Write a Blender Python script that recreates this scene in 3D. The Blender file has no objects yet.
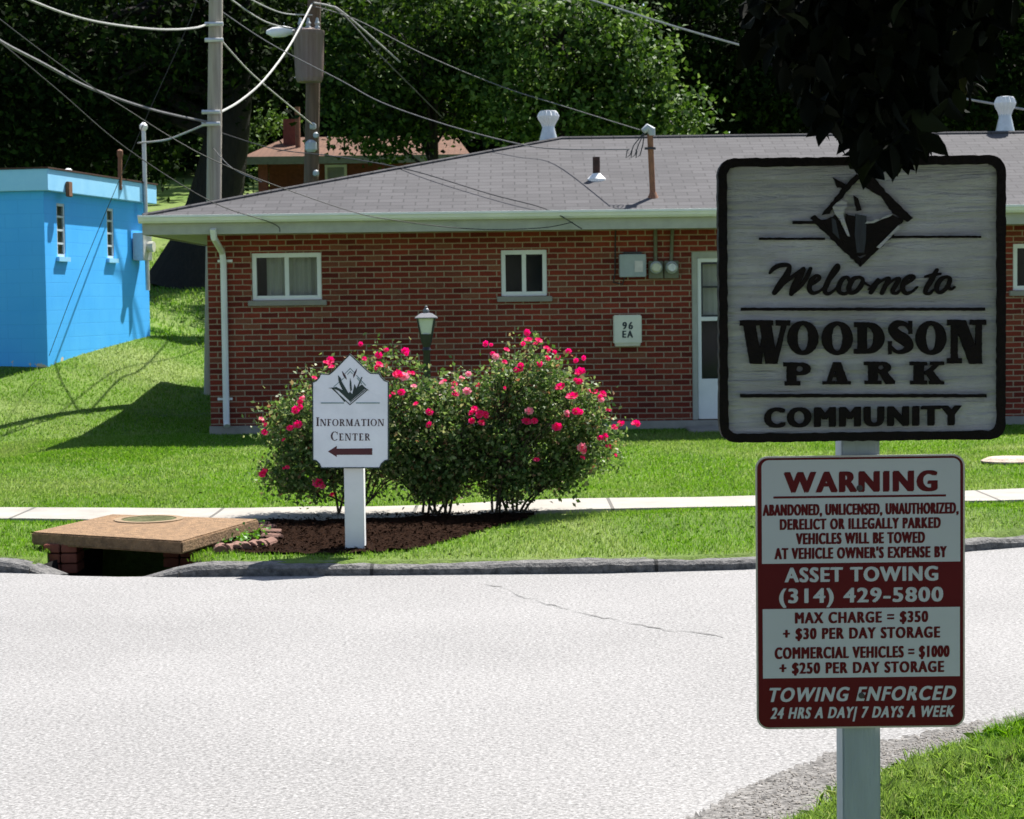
import bpy, bmesh, math, random
import numpy as np
from mathutils import Vector, Matrix
from mathutils.geometry import tessellate_polygon
random.seed(7); RNG = np.random.default_rng(7)
scn = bpy.context.scene
COL = scn.collection
R = math.radians

# ------------------------------------------------------------------ camera
F = 2000.0; W, HH = 1024, 819
CAM = Vector((0, 0, 1.65)); PITCH = math.atan(109.5/F); ROLL = 0.0125
cp, sp = math.cos(PITCH), math.sin(PITCH)
FW = Vector((0, cp, -sp)); UP = Vector((0, sp, cp)); RX = Vector((1, 0, 0))
def ray(px, py):
    u = (px-512)/F; v = (409.5-py)/F
    return RX*(u+ROLL*v) + FW + UP*(v-ROLL*u)
def U(px, py, Y):
    d = ray(px, py); return CAM + d*(Y/d.y)
def G(px, py, z):
    d = ray(px, py); return CAM + d*((z-CAM.z)/d.z)
cam = bpy.data.cameras.new('camera'); co = bpy.data.objects.new('camera', cam); COL.objects.link(co)
cam.sensor_width = 36; cam.lens = 36*F/W; cam.clip_start = .1; cam.clip_end = 2000
rr = (RX - UP*ROLL).normalized(); uu = (UP + RX*ROLL).normalized()
co.matrix_world = Matrix(((rr.x, uu.x, -FW.x, CAM.x), (rr.y, uu.y, -FW.y, CAM.y), (rr.z, uu.z, -FW.z, CAM.z), (0, 0, 0, 1)))
cam.dof.use_dof = True; cam.dof.focus_distance = 6.5; cam.dof.aperture_fstop = 16.0
scn.camera = co

# ------------------------------------------------------------------ materials
def nodes(name):
    m = bpy.data.materials.new(name); m.use_nodes = True
    nt = m.node_tree; b = nt.nodes['Principled BSDF']
    return m, nt, b
def N(nt, t, **k):
    n = nt.nodes.new(t)
    for a, v in k.items():
        if a.startswith('_'): n.inputs[a[1:].replace('_', ' ')].default_value = v
        else: setattr(n, a, v)
    return n
def ramp(nt, stops, interp='LINEAR'):
    n = nt.nodes.new('ShaderNodeValToRGB'); cr = n.color_ramp; cr.interpolation = interp
    while len(cr.elements) > 1: cr.elements.remove(cr.elements[-1])
    for i, (p, c) in enumerate(stops):
        e = cr.elements[0] if i == 0 else cr.elements.new(p)
        e.position = p; e.color = (*c, 1)
    return n
def coords(nt, scale=(1, 1, 1), rot=(0, 0, 0)):
    tc = N(nt, 'ShaderNodeTexCoord'); mp = N(nt, 'ShaderNodeMapping')
    mp.inputs['Scale'].default_value = scale; mp.inputs['Rotation'].default_value = rot
    nt.links.new(tc.outputs['Object'], mp.inputs['Vector']); return mp.outputs['Vector']
def mat(name, c1, c2=None, rough=.6, nscale=8, bump=0, bscale=60, metal=0, spec=.4, stretch=(1, 1, 1), dist=.01, detail=6, lo=.3, hi=.7):
    m, nt, b = nodes(name); L = nt.links.new
    b.inputs['Roughness'].default_value = rough; b.inputs['Metallic'].default_value = metal
    b.inputs['Specular IOR Level'].default_value = spec
    v = coords(nt, stretch)
    if c2 is None: c2 = tuple(x*.82 for x in c1)
    n = N(nt, 'ShaderNodeTexNoise', _Scale=nscale, _Detail=detail, _Roughness=.65); L(v, n.inputs['Vector'])
    r = ramp(nt, [(lo, c1), (hi, c2)]); L(n.outputs['Fac'], r.inputs['Fac']); L(r.outputs['Color'], b.inputs['Base Color'])
    if bump:
        n2 = N(nt, 'ShaderNodeTexNoise', _Scale=bscale, _Detail=8, _Roughness=.6); L(v, n2.inputs['Vector'])
        bp = N(nt, 'ShaderNodeBump', _Strength=bump, _Distance=dist); L(n2.outputs['Fac'], bp.inputs['Height']); L(bp.outputs['Normal'], b.inputs['Normal'])
    return m
def leaf_mat(name, stops, trans=.3, rough=.45, spec=.35, tcol=None):
    m, nt, b = nodes(name); L = nt.links.new
    g = N(nt, 'ShaderNodeNewGeometry'); r = ramp(nt, stops); L(g.outputs['Random Per Island'], r.inputs['Fac'])
    L(r.outputs['Color'], b.inputs['Base Color']); b.inputs['Roughness'].default_value = rough; b.inputs['Specular IOR Level'].default_value = spec
    t = N(nt, 'ShaderNodeBsdfTranslucent'); hs = N(nt, 'ShaderNodeHueSaturation', _Hue=.485, _Saturation=1.1, _Value=1.3)
    L(r.outputs['Color'], hs.inputs['Color']); L(hs.outputs['Color'], t.inputs['Color'])
    mx = N(nt, 'ShaderNodeMixShader', _Fac=trans); L(b.outputs[0], mx.inputs[1]); L(t.outputs[0], mx.inputs[2])
    L(mx.outputs[0], nt.nodes['Material Output'].inputs['Surface'])
    return m

def brick_mat():
    m, nt, b = nodes('red_brick'); L = nt.links.new
    tc = N(nt, 'ShaderNodeTexCoord'); s = N(nt, 'ShaderNodeSeparateXYZ'); L(tc.outputs['Object'], s.inputs[0])
    ad = N(nt, 'ShaderNodeMath', operation='ADD'); L(s.outputs['X'], ad.inputs[0]); L(s.outputs['Y'], ad.inputs[1])
    c = N(nt, 'ShaderNodeCombineXYZ'); L(ad.outputs[0], c.inputs['X']); L(s.outputs['Z'], c.inputs['Y'])
    # slightly wobbly courses
    nz = N(nt, 'ShaderNodeTexNoise', _Scale=9.0, _Detail=3); L(tc.outputs['Object'], nz.inputs['Vector'])
    va = N(nt, 'ShaderNodeVectorMath', operation='SCALE'); va.inputs['Scale'].default_value = .010; L(nz.outputs['Color'], va.inputs[0])
    vb = N(nt, 'ShaderNodeVectorMath', operation='ADD'); L(c.outputs[0], vb.inputs[0]); L(va.outputs[0], vb.inputs[1])
    br = N(nt, 'ShaderNodeTexBrick', _Scale=1.0, _Mortar_Size=.0082, _Mortar_Smooth=.3, _Bias=.0, _Brick_Width=.2133, _Row_Height=.0677)
    br.inputs['Color1'].default_value = (0, 0, 0, 1); br.inputs['Color2'].default_value = (1, 1, 1, 1); br.inputs['Mortar'].default_value = (.5, .5, .5, 1)
    br.offset = .5; L(vb.outputs[0], br.inputs['Vector'])
    rc = ramp(nt, [(0, (.11, .017, .012)), (.3, (.17, .026, .016)), (.6, (.215, .036, .020)), (.85, (.16, .038, .024)), (1, (.21, .075, .042))]); L(br.outputs['Color'], rc.inputs['Fac'])
    n2 = N(nt, 'ShaderNodeTexNoise', _Scale=40, _Detail=6); L(tc.outputs['Object'], n2.inputs['Vector'])
    n3 = N(nt, 'ShaderNodeTexNoise', _Scale=.9, _Detail=3); L(tc.outputs['Object'], n3.inputs['Vector'])
    mm = N(nt, 'ShaderNodeMath', operation='MULTIPLY_ADD'); mm.inputs[1].default_value = .8; mm.inputs[2].default_value = .08; L(n2.outputs['Fac'], mm.inputs[0])
    m4 = N(nt, 'ShaderNodeMath', operation='MULTIPLY_ADD'); m4.inputs[1].default_value = 1.0; L(n3.outputs['Fac'], m4.inputs[0]); L(mm.outputs[0], m4.inputs[2])
    mu = N(nt, 'ShaderNodeMix', data_type='RGBA', blend_type='MULTIPLY'); mu.inputs[0].default_value = 1
    L(rc.outputs['Color'], mu.inputs[6]); L(m4.outputs[0], mu.inputs[7])
    mc = ramp(nt, [(.3, (.27, .19, .13)), (.7, (.35, .265, .19))]); L(n3.outputs['Fac'], mc.inputs['Fac'])
    mx = N(nt, 'ShaderNodeMix', data_type='RGBA'); L(br.outputs['Fac'], mx.inputs[0]); L(mu.outputs[2], mx.inputs[6]); L(mc.outputs['Color'], mx.inputs[7])
    L(mx.outputs[2], b.inputs['Base Color']); b.inputs['Roughness'].default_value = .85; b.inputs['Specular IOR Level'].default_value = .2
    sb = N(nt, 'ShaderNodeMath', operation='MULTIPLY_ADD'); sb.inputs[1].default_value = -1.0; L(br.outputs['Fac'], sb.inputs[0]); L(n2.outputs['Fac'], sb.inputs[2])
    bp = N(nt, 'ShaderNodeBump', _Strength=.6, _Distance=.008); L(sb.outputs[0], bp.inputs['Height']); L(bp.outputs['Normal'], b.inputs['Normal'])
    return m
def shingle_mat(name, c1, c2, gap, w=.3, h=.14, mort=.010):
    m, nt, b = nodes(name); L = nt.links.new
    tc = N(nt, 'ShaderNodeTexCoord')
    br = N(nt, 'ShaderNodeTexBrick', _Scale=1.0, _Mortar_Size=mort, _Mortar_Smooth=.2, _Bias=0, _Brick_Width=w, _Row_Height=h)
    br.inputs['Color1'].default_value = (0, 0, 0, 1); br.inputs['Color2'].default_value = (1, 1, 1, 1); L(tc.outputs['Object'], br.inputs['Vector'])
    n = N(nt, 'ShaderNodeTexNoise', _Scale=55, _Detail=6); L(tc.outputs['Object'], n.inputs['Vector'])
    n1 = N(nt, 'ShaderNodeTexNoise', _Scale=1.1, _Detail=5); L(tc.outputs['Object'], n1.inputs['Vector'])
    a = N(nt, 'ShaderNodeMath', operation='MULTIPLY_ADD'); a.inputs[1].default_value = .30; L(br.outputs['Color'], a.inputs[0])
    a2 = N(nt, 'ShaderNodeMath', operation='MULTIPLY_ADD'); a2.inputs[1].default_value = .5; L(n.outputs['Fac'], a2.inputs[0]); L(n1.outputs['Fac'], a2.inputs[2])
    a3 = N(nt, 'ShaderNodeMath', operation='MULTIPLY'); a3.inputs[1].default_value = .6; L(a2.outputs[0], a3.inputs[0]); L(a3.outputs[0], a.inputs[2])
    r = ramp(nt, [(.3, c1), (.75, c2)]); L(a.outputs[0], r.inputs['Fac'])
    mx = N(nt, 'ShaderNodeMix', data_type='RGBA'); L(br.outputs['Fac'], mx.inputs[0]); L(r.outputs['Color'], mx.inputs[6]); mx.inputs[7].default_value = (*gap, 1)
    L(mx.outputs[2], b.inputs['Base Color']); b.inputs['Roughness'].default_value = .9; b.inputs['Specular IOR Level'].default_value = .2
    bp = N(nt, 'ShaderNodeBump', _Strength=.5, _Distance=.006); L(n.outputs['Fac'], bp.inputs['Height']); L(bp.outputs['Normal'], b.inputs['Normal'])
    return m
def block_mat():
    m, nt, b = nodes('blue_painted_block'); L = nt.links.new
    tc = N(nt, 'ShaderNodeTexCoord'); s = N(nt, 'ShaderNodeSeparateXYZ'); L(tc.outputs['Object'], s.inputs[0])
    ad = N(nt, 'ShaderNodeMath', operation='ADD'); L(s.outputs['X'], ad.inputs[0]); L(s.outputs['Y'], ad.inputs[1])
    c = N(nt, 'ShaderNodeCombineXYZ'); L(ad.outputs[0], c.inputs['X']); L(s.outputs['Z'], c.inputs['Y'])
    br = N(nt, 'ShaderNodeTexBrick', _Scale=1.0, _Mortar_Size=.007, _Mortar_Smooth=.6, _Brick_Width=.4, _Row_Height=.2)
    br.inputs['Color1'].default_value = (.2, .2, .2, 1); br.inputs['Color2'].default_value = (.8, .8, .8, 1); L(c.outputs[0], br.inputs['Vector'])
    n = N(nt, 'ShaderNodeTexNoise', _Scale=1.6, _Detail=7); L(tc.outputs['Object'], n.inputs['Vector'])
    r = ramp(nt, [(.3, (.040, .40, .94)), (.7, (.060, .45, .97))]); L(n.outputs['Fac'], r.inputs['Fac'])
    mx = N(nt, 'ShaderNodeMix', data_type='RGBA'); L(br.outputs['Fac'], mx.inputs[0]); L(r.outputs['Color'], mx.inputs[6]); mx.inputs[7].default_value = (.040, .38, .90, 1)
    # paint flaked off near the foot of the wall
    n2 = N(nt, 'ShaderNodeTexNoise', _Scale=3.1, _Detail=6, _Roughness=.7); L(tc.outputs['Object'], n2.inputs['Vector'])
    mr = N(nt, 'ShaderNodeMapRange'); mr.inputs['From Min'].default_value = .02; mr.inputs['From Max'].default_value = .4; mr.inputs['To Min'].default_value = .03; mr.inputs['To Max'].default_value = -.35; L(s.outputs['Z'], mr.inputs['Value'])
    sm = N(nt, 'ShaderNodeMath', operation='ADD'); L(n2.outputs['Fac'], sm.inputs[0]); L(mr.outputs[0], sm.inputs[1])
    gt = N(nt, 'ShaderNodeMath', operation='GREATER_THAN'); gt.inputs[1].default_value = .6; L(sm.outputs[0], gt.inputs[0])
    mx2 = N(nt, 'ShaderNodeMix', data_type='RGBA'); L(gt.outputs[0], mx2.inputs[0]); L(mx.outputs[2], mx2.inputs[6]); mx2.inputs[7].default_value = (.62, .52, .38, 1)
    L(mx2.outputs[2], b.inputs['Base Color']); b.inputs['Roughness'].default_value = .6
    iv = N(nt, 'ShaderNodeMath', operation='SUBTRACT'); iv.inputs[0].default_value = 1; L(br.outputs['Fac'], iv.inputs[1])
    bp = N(nt, 'ShaderNodeBump', _Strength=.25, _Distance=.004); L(iv.outputs[0], bp.inputs['Height']); L(bp.outputs['Normal'], b.inputs['Normal'])
    return m
def road_mat(name, dark, light, lo=.38, hi=.62, grain=.45, stone=125.0):
    m, nt, b = nodes(name); L = nt.links.new
    v = coords(nt)
    vo = N(nt, 'ShaderNodeTexVoronoi', _Scale=stone); L(v, vo.inputs['Vector'])
    n = N(nt, 'ShaderNodeTexNoise', _Scale=60, _Detail=6, _Roughness=.75); L(v, n.inputs['Vector'])
    n2 = N(nt, 'ShaderNodeTexNoise', _Scale=.45, _Detail=5); L(v, n2.inputs['Vector'])
    a = N(nt, 'ShaderNodeMath', operation='MULTIPLY_ADD'); a.inputs[1].default_value = .16; L(n2.outputs['Fac'], a.inputs[0]); L(n.outputs['Fac'], a.inputs[2])
    s = N(nt, 'ShaderNodeMath', operation='SUBTRACT'); L(a.outputs[0], s.inputs[0]); s.inputs[1].default_value = .08
    r = ramp(nt, [(lo, dark), (hi, light)]); L(s.outputs[0], r.inputs['Fac'])
    hs = N(nt, 'ShaderNodeMix', data_type='RGBA', blend_type='MULTIPLY'); hs.inputs[0].default_value = grain
    bw = N(nt, 'ShaderNodeSeparateXYZ'); L(vo.outputs['Color'], bw.inputs[0])
    vr = ramp(nt, [(0, (.25, .24, .23)), (.25, (.80, .79, .78)), (.8, (1.0, 1.0, 1.0)), (1, (1.35, 1.34, 1.32))]); L(bw.outputs['X'], vr.inputs['Fac'])
    L(r.outputs['Color'], hs.inputs[6]); L(vr.outputs['Color'], hs.inputs[7])
    sat = N(nt, 'ShaderNodeHueSaturation', _Saturation=.6); L(hs.outputs[2], sat.inputs['Color'])
    L(sat.outputs['Color'], b.inputs['Base Color']); b.inputs['Roughness'].default_value = .9; b.inputs['Specular IOR Level'].default_value = .25
    bp = N(nt, 'ShaderNodeBump', _Strength=.35, _Distance=.004); L(n.outputs['Fac'], bp.inputs['Height']); L(bp.outputs['Normal'], b.inputs['Normal'])
    return m
def ground_mat():
    m, nt, b = nodes('lawn_turf'); L = nt.links.new
    v = coords(nt)
    n = N(nt, 'ShaderNodeTexNoise', _Scale=30, _Detail=8, _Roughness=.7); L(v, n.inputs['Vector'])
    n2 = N(nt, 'ShaderNodeTexNoise', _Scale=.8, _Detail=4); L(v, n2.inputs['Vector'])
    a = N(nt, 'ShaderNodeMath', operation='ADD'); L(n.outputs['Fac'], a.inputs[0]); L(n2.outputs['Fac'], a.inputs[1])
    r = ramp(nt, [(.35, (.05, .095, .016)), (.5, (.095, .16, .028)), (.65, (.15, .22, .05))])
    h = N(nt, 'ShaderNodeMath', operation='MULTIPLY'); h.inputs[1].default_value = .5; L(a.outputs[0], h.inputs[0]); L(h.outputs[0], r.inputs['Fac'])
    L(r.outputs['Color'], b.inputs['Base Color']); b.inputs['Roughness'].default_value = .9; b.inputs['Specular IOR Level'].default_value = .1
    bp = N(nt, 'ShaderNodeBump', _Strength=.8, _Distance=.03); L(n.outputs['Fac'], bp.inputs['Height']); L(bp.outputs['Normal'], b.inputs['Normal'])
    return m
def carved_mat():
    """weathered white paint over horizontal sandblasted wood grain"""
    m, nt, b = nodes('weathered_white_board'); L = nt.links.new
    v = coords(nt, (2.2, 2.2, 34)); v2 = coords(nt, (1, 1, 1))
    n = N(nt, 'ShaderNodeTexNoise', _Scale=1.6, _Detail=8, _Roughness=.62, _Distortion=.8); L(v, n.inputs['Vector'])
    k = N(nt, 'ShaderNodeTexNoise', _Scale=85, _Detail=8, _Roughness=.7); L(coords(nt, (.6, 1, 1)), k.inputs['Vector'])
    g = N(nt, 'ShaderNodeTexNoise', _Scale=5, _Detail=5); L(v2, g.inputs['Vector'])
    r = ramp(nt, [(.3, (.46, .46, .47)), (.55, (.60, .60, .64)), (.75, (.70, .71, .76))]); L(g.outputs['Fac'], r.inputs['Fac'])
    cr = ramp(nt, [(.27, (.22, .19, .15)), (.31, (1, 1, 1))]); L(n.outputs['Fac'], cr.inputs['Fac'])
    mu = N(nt, 'ShaderNodeMix', data_type='RGBA', blend_type='MULTIPLY'); mu.inputs[0].default_value = .8; L(r.outputs['Color'], mu.inputs[6]); L(cr.outputs['Color'], mu.inputs[7])
    L(mu.outputs[2], b.inputs['Base Color']); b.inputs['Roughness'].default_value = .38; b.inputs['Specular IOR Level'].default_value = .5
    n5 = N(nt, 'ShaderNodeTexNoise', _Scale=1.0, _Detail=3, _Distortion=1.2); L(coords(nt, (1.1, 1, 17)), n5.inputs['Vector'])
    a5 = N(nt, 'ShaderNodeMath', operation='MULTIPLY_ADD'); a5.inputs[1].default_value = 1.6; L(n5.outputs['Fac'], a5.inputs[0]); L(n.outputs['Fac'], a5.inputs[2])
    ad = N(nt, 'ShaderNodeMath', operation='MULTIPLY_ADD'); ad.inputs[1].default_value = .5; L(k.outputs['Fac'], ad.inputs[0]); L(a5.outputs[0], ad.inputs[2])
    bp = N(nt, 'ShaderNodeBump', _Strength=1.0, _Distance=.022); L(ad.outputs[0], bp.inputs['Height']); L(bp.outputs['Normal'], b.inputs['Normal'])
    return m
def glass_mat():
    m, nt, b = nodes('window_glass')
    b.inputs['Base Color'].default_value = (.02, .025, .03, 1); b.inputs['Roughness'].default_value = .06
    b.inputs['Alpha'].default_value = .22; b.inputs['Specular IOR Level'].default_value = .6
    return m
M = {}
M['brick'] = brick_mat(); M['roof'] = shingle_mat('grey_shingle', (.052, .051, .055), (.080, .078, .083), (.043, .042, .045))
M['orange_roof'] = shingle_mat('brown_shingle', (.085, .042, .027), (.15, .078, .05), (.05, .027, .02))
M['block'] = block_mat(); M['ground'] = ground_mat(); M['carved'] = carved_mat(); M['glass'] = glass_mat()
M['road'] = road_mat('worn_asphalt', (.14, .137, .136), (.305, .298, .294))
M['shoulder'] = road_mat('crumbled_asphalt', (.05, .046, .042), (.22, .205, .19), .36, .66, .95, 62.0)
M['gravelstone'] = mat('gravel_stone', (.21, .195, .178), (.09, .082, .076), .9, 60)
M['kerb'] = mat('dark_kerb', (.06, .06, .06), (.19, .184, .178), .9, 22, 1.0, 60, dist=.025, lo=.35, hi=.65)
M['concrete'] = mat('pale_concrete', (.30, .28, .25), (.225, .21, .19), .85, 5, .3, 80)
M['slab'] = mat('brown_concrete', (.27, .165, .085), (.085, .05, .027), .9, 16, 1.0, 60, dist=.02, lo=.38, hi=.80, detail=12)
M['lid'] = mat('mossy_lid', (.19, .18, .08), (.10, .12, .045), .9, 12, .6, 80)
M['lidrim'] = mat('tan_lid_rim', (.25, .175, .10), (.17, .115, .065), .85, 20, .5, 90)
M['pier'] = mat('pier_brick', (.24, .07, .045), (.13, .04, .03), .9, 10, .6, 60)
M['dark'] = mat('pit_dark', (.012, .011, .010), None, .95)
M['mulch'] = mat('mulch_bark', (.034, .016, .009), (.006, .003, .002), .95, 40, 1.0, 55, dist=.04, spec=.03)
M['stone'] = mat('edging_red', (.22, .115, .085), (.12, .06, .045), .9, 18, .7, 60)
M['palestone'] = mat('pale_stone', (.55, .45, .37), (.36, .28, .22), .9, 9, .8, 30, dist=.02)
M['white'] = mat('white_paint', (.76, .76, .76), (.66, .67, .67), .5, 4)
M['cream'] = mat('shaded_cream_paint', (.40, .40, .36), (.30, .305, .275), .55, 5)  # cream lowered to put the eave shade into the colour
M['signwhite'] = mat('sign_white', (.76, .79, .82), (.66, .69, .72), .45, 6, .2, 50)
M['darkgreen'] = mat('dark_green_paint', (.012, .035, .028), (.006, .018, .016), .5, 12)
M['teal'] = mat('grey_teal_paint', (.16, .26, .26), (.12, .2, .2), .5, 12)
M['maroon'] = mat('maroon_paint', (.075, .010, .014), (.05, .008, .012), .5, 12)
M['darktext'] = mat('dark_brown_text', (.045, .016, .022), (.03, .012, .018), .5, 20)
M['blackpaint'] = mat('cracked_black_paint', (.004, .003, .003), (.010, .006, .006), .55, 30, 1.0, 120, spec=.12, dist=.004)
M['slate'] = mat('worn_blue_paint', (.03, .04, .055), (.012, .014, .02), .55, 14, .6, 80, stretch=(3, 1, .6))
M['sheet'] = mat('reflective_white', (.54, .55, .62), (.50, .51, .57), .35, 3, spec=.3)
M['sheetred'] = mat('reflective_red', (.115, .003, .006), (.095, .002, .005), .4, 5, spec=.2)
M['alu'] = mat('aluminium', (.55, .54, .52), (.42, .41, .40), .4, 12, metal=.6)
M['steel'] = mat('zinc', (.10, .10, .11), (.05, .05, .055), .45, 30, metal=.6)
M['postgrey'] = mat('grey_painted_post', (.36, .41, .46), (.29, .33, .38), .6, 6, .5, 22, stretch=(4, 4, .5))
M['galv'] = mat('galvanised', (.62, .64, .66), (.45, .47, .48), .45, 9, metal=.5)
M['rust'] = mat('rusty_pipe', (.26, .12, .06), (.14, .065, .04), .8, 10, .4, 40)
M['darkpipe'] = mat('dark_pipe', (.07, .025, .015), (.03, .014, .01), .7, 10)
M['flash'] = mat('white_flashing', (.8, .8, .8), (.7, .7, .7), .4, 6)
M['greybox'] = mat('grey_box', (.36, .40, .43), (.28, .31, .33), .5, 6)
M['meterbox'] = mat('dull_green_box', (.16, .16, .11), (.10, .10, .07), .6, 8)
M['dial'] = mat('dial_white', (.6, .6, .5), (.45, .45, .38), .2, 20)
M['ivory'] = mat('ivory_box', (.72, .71, .62), (.62, .61, .53), .45, 5)
M['blueprint'] = mat('dark_figures', (.02, .03, .045), None, .5)
M['curtain'] = mat('curtain', (.75, .77, .68), (.50, .53, .46), .8, 1.2, stretch=(22, 1, .3))
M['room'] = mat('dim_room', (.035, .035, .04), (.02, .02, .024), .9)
M['bluetrim'] = mat('light_blue_trim', (.30, .64, .90), (.24, .57, .86), .5, 4)
M['bluedark'] = mat('blue_frame', (.55, .62, .66), (.42, .5, .54), .5, 8)
M['poleold'] = mat('weathered_pole', (.40, .36, .30), (.24, .21, .17), .9, 3, .8, 14, stretch=(8, 8, .4))
M['poledark'] = mat('brown_pole', (.14, .095, .065), (.07, .045, .03), .9, 3, .6, 14, stretch=(8, 8, .4))
M['xfmr'] = mat('rusty_transformer', (.20, .15, .14), (.12, .08, .07), .6, 4, stretch=(6, 6, .3))
M['cablegrey'] = mat('grey_cable', (.42, .42, .42), (.25, .25, .25), .6, 20)
M['cablepale'] = mat('pale_cable', (.38, .38, .36), (.24, .24, .23), .6, 12)
M['cablemid'] = mat('worn_cable', (.16, .16, .165), (.08, .08, .085), .7, 15)
M['cabledark'] = mat('dark_cable', (.03, .03, .032), None, .6)
M['black'] = mat('black_metal', (.012, .014, .020), (.02, .022, .03), .4, 10)
M['lampcap'] = mat('grey_lamp_cap', (.16, .165, .19), (.10, .105, .12), .45, 20)
M['frost'] = mat('frosted_glass', (.62, .64, .62), (.5, .52, .5), .35, 8)
M['bark'] = mat('bark', (.026, .020, .015), (.010, .008, .006), .95, 5, 1.0, 12, stretch=(5, 5, .8), dist=.04)
M['stem'] = mat('rose_stem', (.06, .045, .025), (.03, .025, .015), .9, 20)
M['crack'] = mat('tar_crack', (.10, .098, .095), None, .9)
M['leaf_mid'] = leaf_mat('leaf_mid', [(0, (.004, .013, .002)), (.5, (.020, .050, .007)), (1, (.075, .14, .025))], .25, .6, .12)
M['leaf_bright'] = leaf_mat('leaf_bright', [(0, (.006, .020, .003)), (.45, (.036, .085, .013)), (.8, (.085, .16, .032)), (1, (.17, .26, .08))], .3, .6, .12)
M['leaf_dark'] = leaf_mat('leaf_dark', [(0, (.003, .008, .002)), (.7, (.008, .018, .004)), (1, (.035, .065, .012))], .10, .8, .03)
M['leaf_near'] = leaf_mat('leaf_near', [(0, (.002, .003, .0015)), (.92, (.004, .006, .003)), (.98, (.02, .028, .012)), (1, (.22, .22, .09))], .02, .8, .05)  # last stop paints a few leaves pale yellow as if sunlit
M['leaf_rose'] = leaf_mat('leaf_rose', [(0, (.030, .075, .016)), (.5, (.085, .155, .038)), (.8, (.17, .235, .085)), (.93, (.27, .30, .13)), (1, (.24, .11, .06))], .42, .5, .25)
M['leaf_weed'] = leaf_mat('leaf_weed', [(0, (.06, .17, .02)), (1, (.12, .30, .04))], .3)
M['rose'] = leaf_mat('rose_petal', [(0, (.70, .012, .07)), (.6, (.85, .03, .15)), (1, (.90, .09, .25))], .45, .6, .1)
M['rosepale'] = leaf_mat('rose_pale', [(0, (.85, .18, .28)), (1, (.90, .45, .48))], .45, .6, .1)
M['grass'] = leaf_mat('grass_blade', [(0, (.062, .17, .014)), (.5, (.112, .255, .026)), (.85, (.16, .31, .05)), (1, (.28, .34, .13))], .42, .6, .12)
def dry_patches(m, amount):
    nt = m.node_tree; L = nt.links.new; rp = [n for n in nt.nodes if n.type == 'VALTORGB'][0]; outs = [l.to_socket for l in rp.outputs['Color'].links]
    n = N(nt, 'ShaderNodeTexNoise', _Scale=.55, _Detail=5, _Roughness=.6, _Distortion=.8); L(coords(nt, (1, .55, 1), (0, 0, .5)), n.inputs['Vector'])
    q = ramp(nt, [(.45, (0, 0, 0)), (.72, (amount,)*3)]); L(n.outputs['Fac'], q.inputs['Fac'])
    mx = N(nt, 'ShaderNodeMix', data_type='RGBA'); L(q.outputs['Color'], mx.inputs[0]); L(rp.outputs['Color'], mx.inputs[6]); mx.inputs[7].default_value = (.28, .31, .13, 1)
    for o in outs: L(mx.outputs[2], o)
dry_patches(M['grass'], .55); dry_patches(M['ground'], .4)
M['wood'] = leaf_mat('far_leaf', [(0, (.002, .006, .0015)), (.7, (.006, .014, .003)), (1, (.03, .055, .012))], .08, .8, .06)

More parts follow.
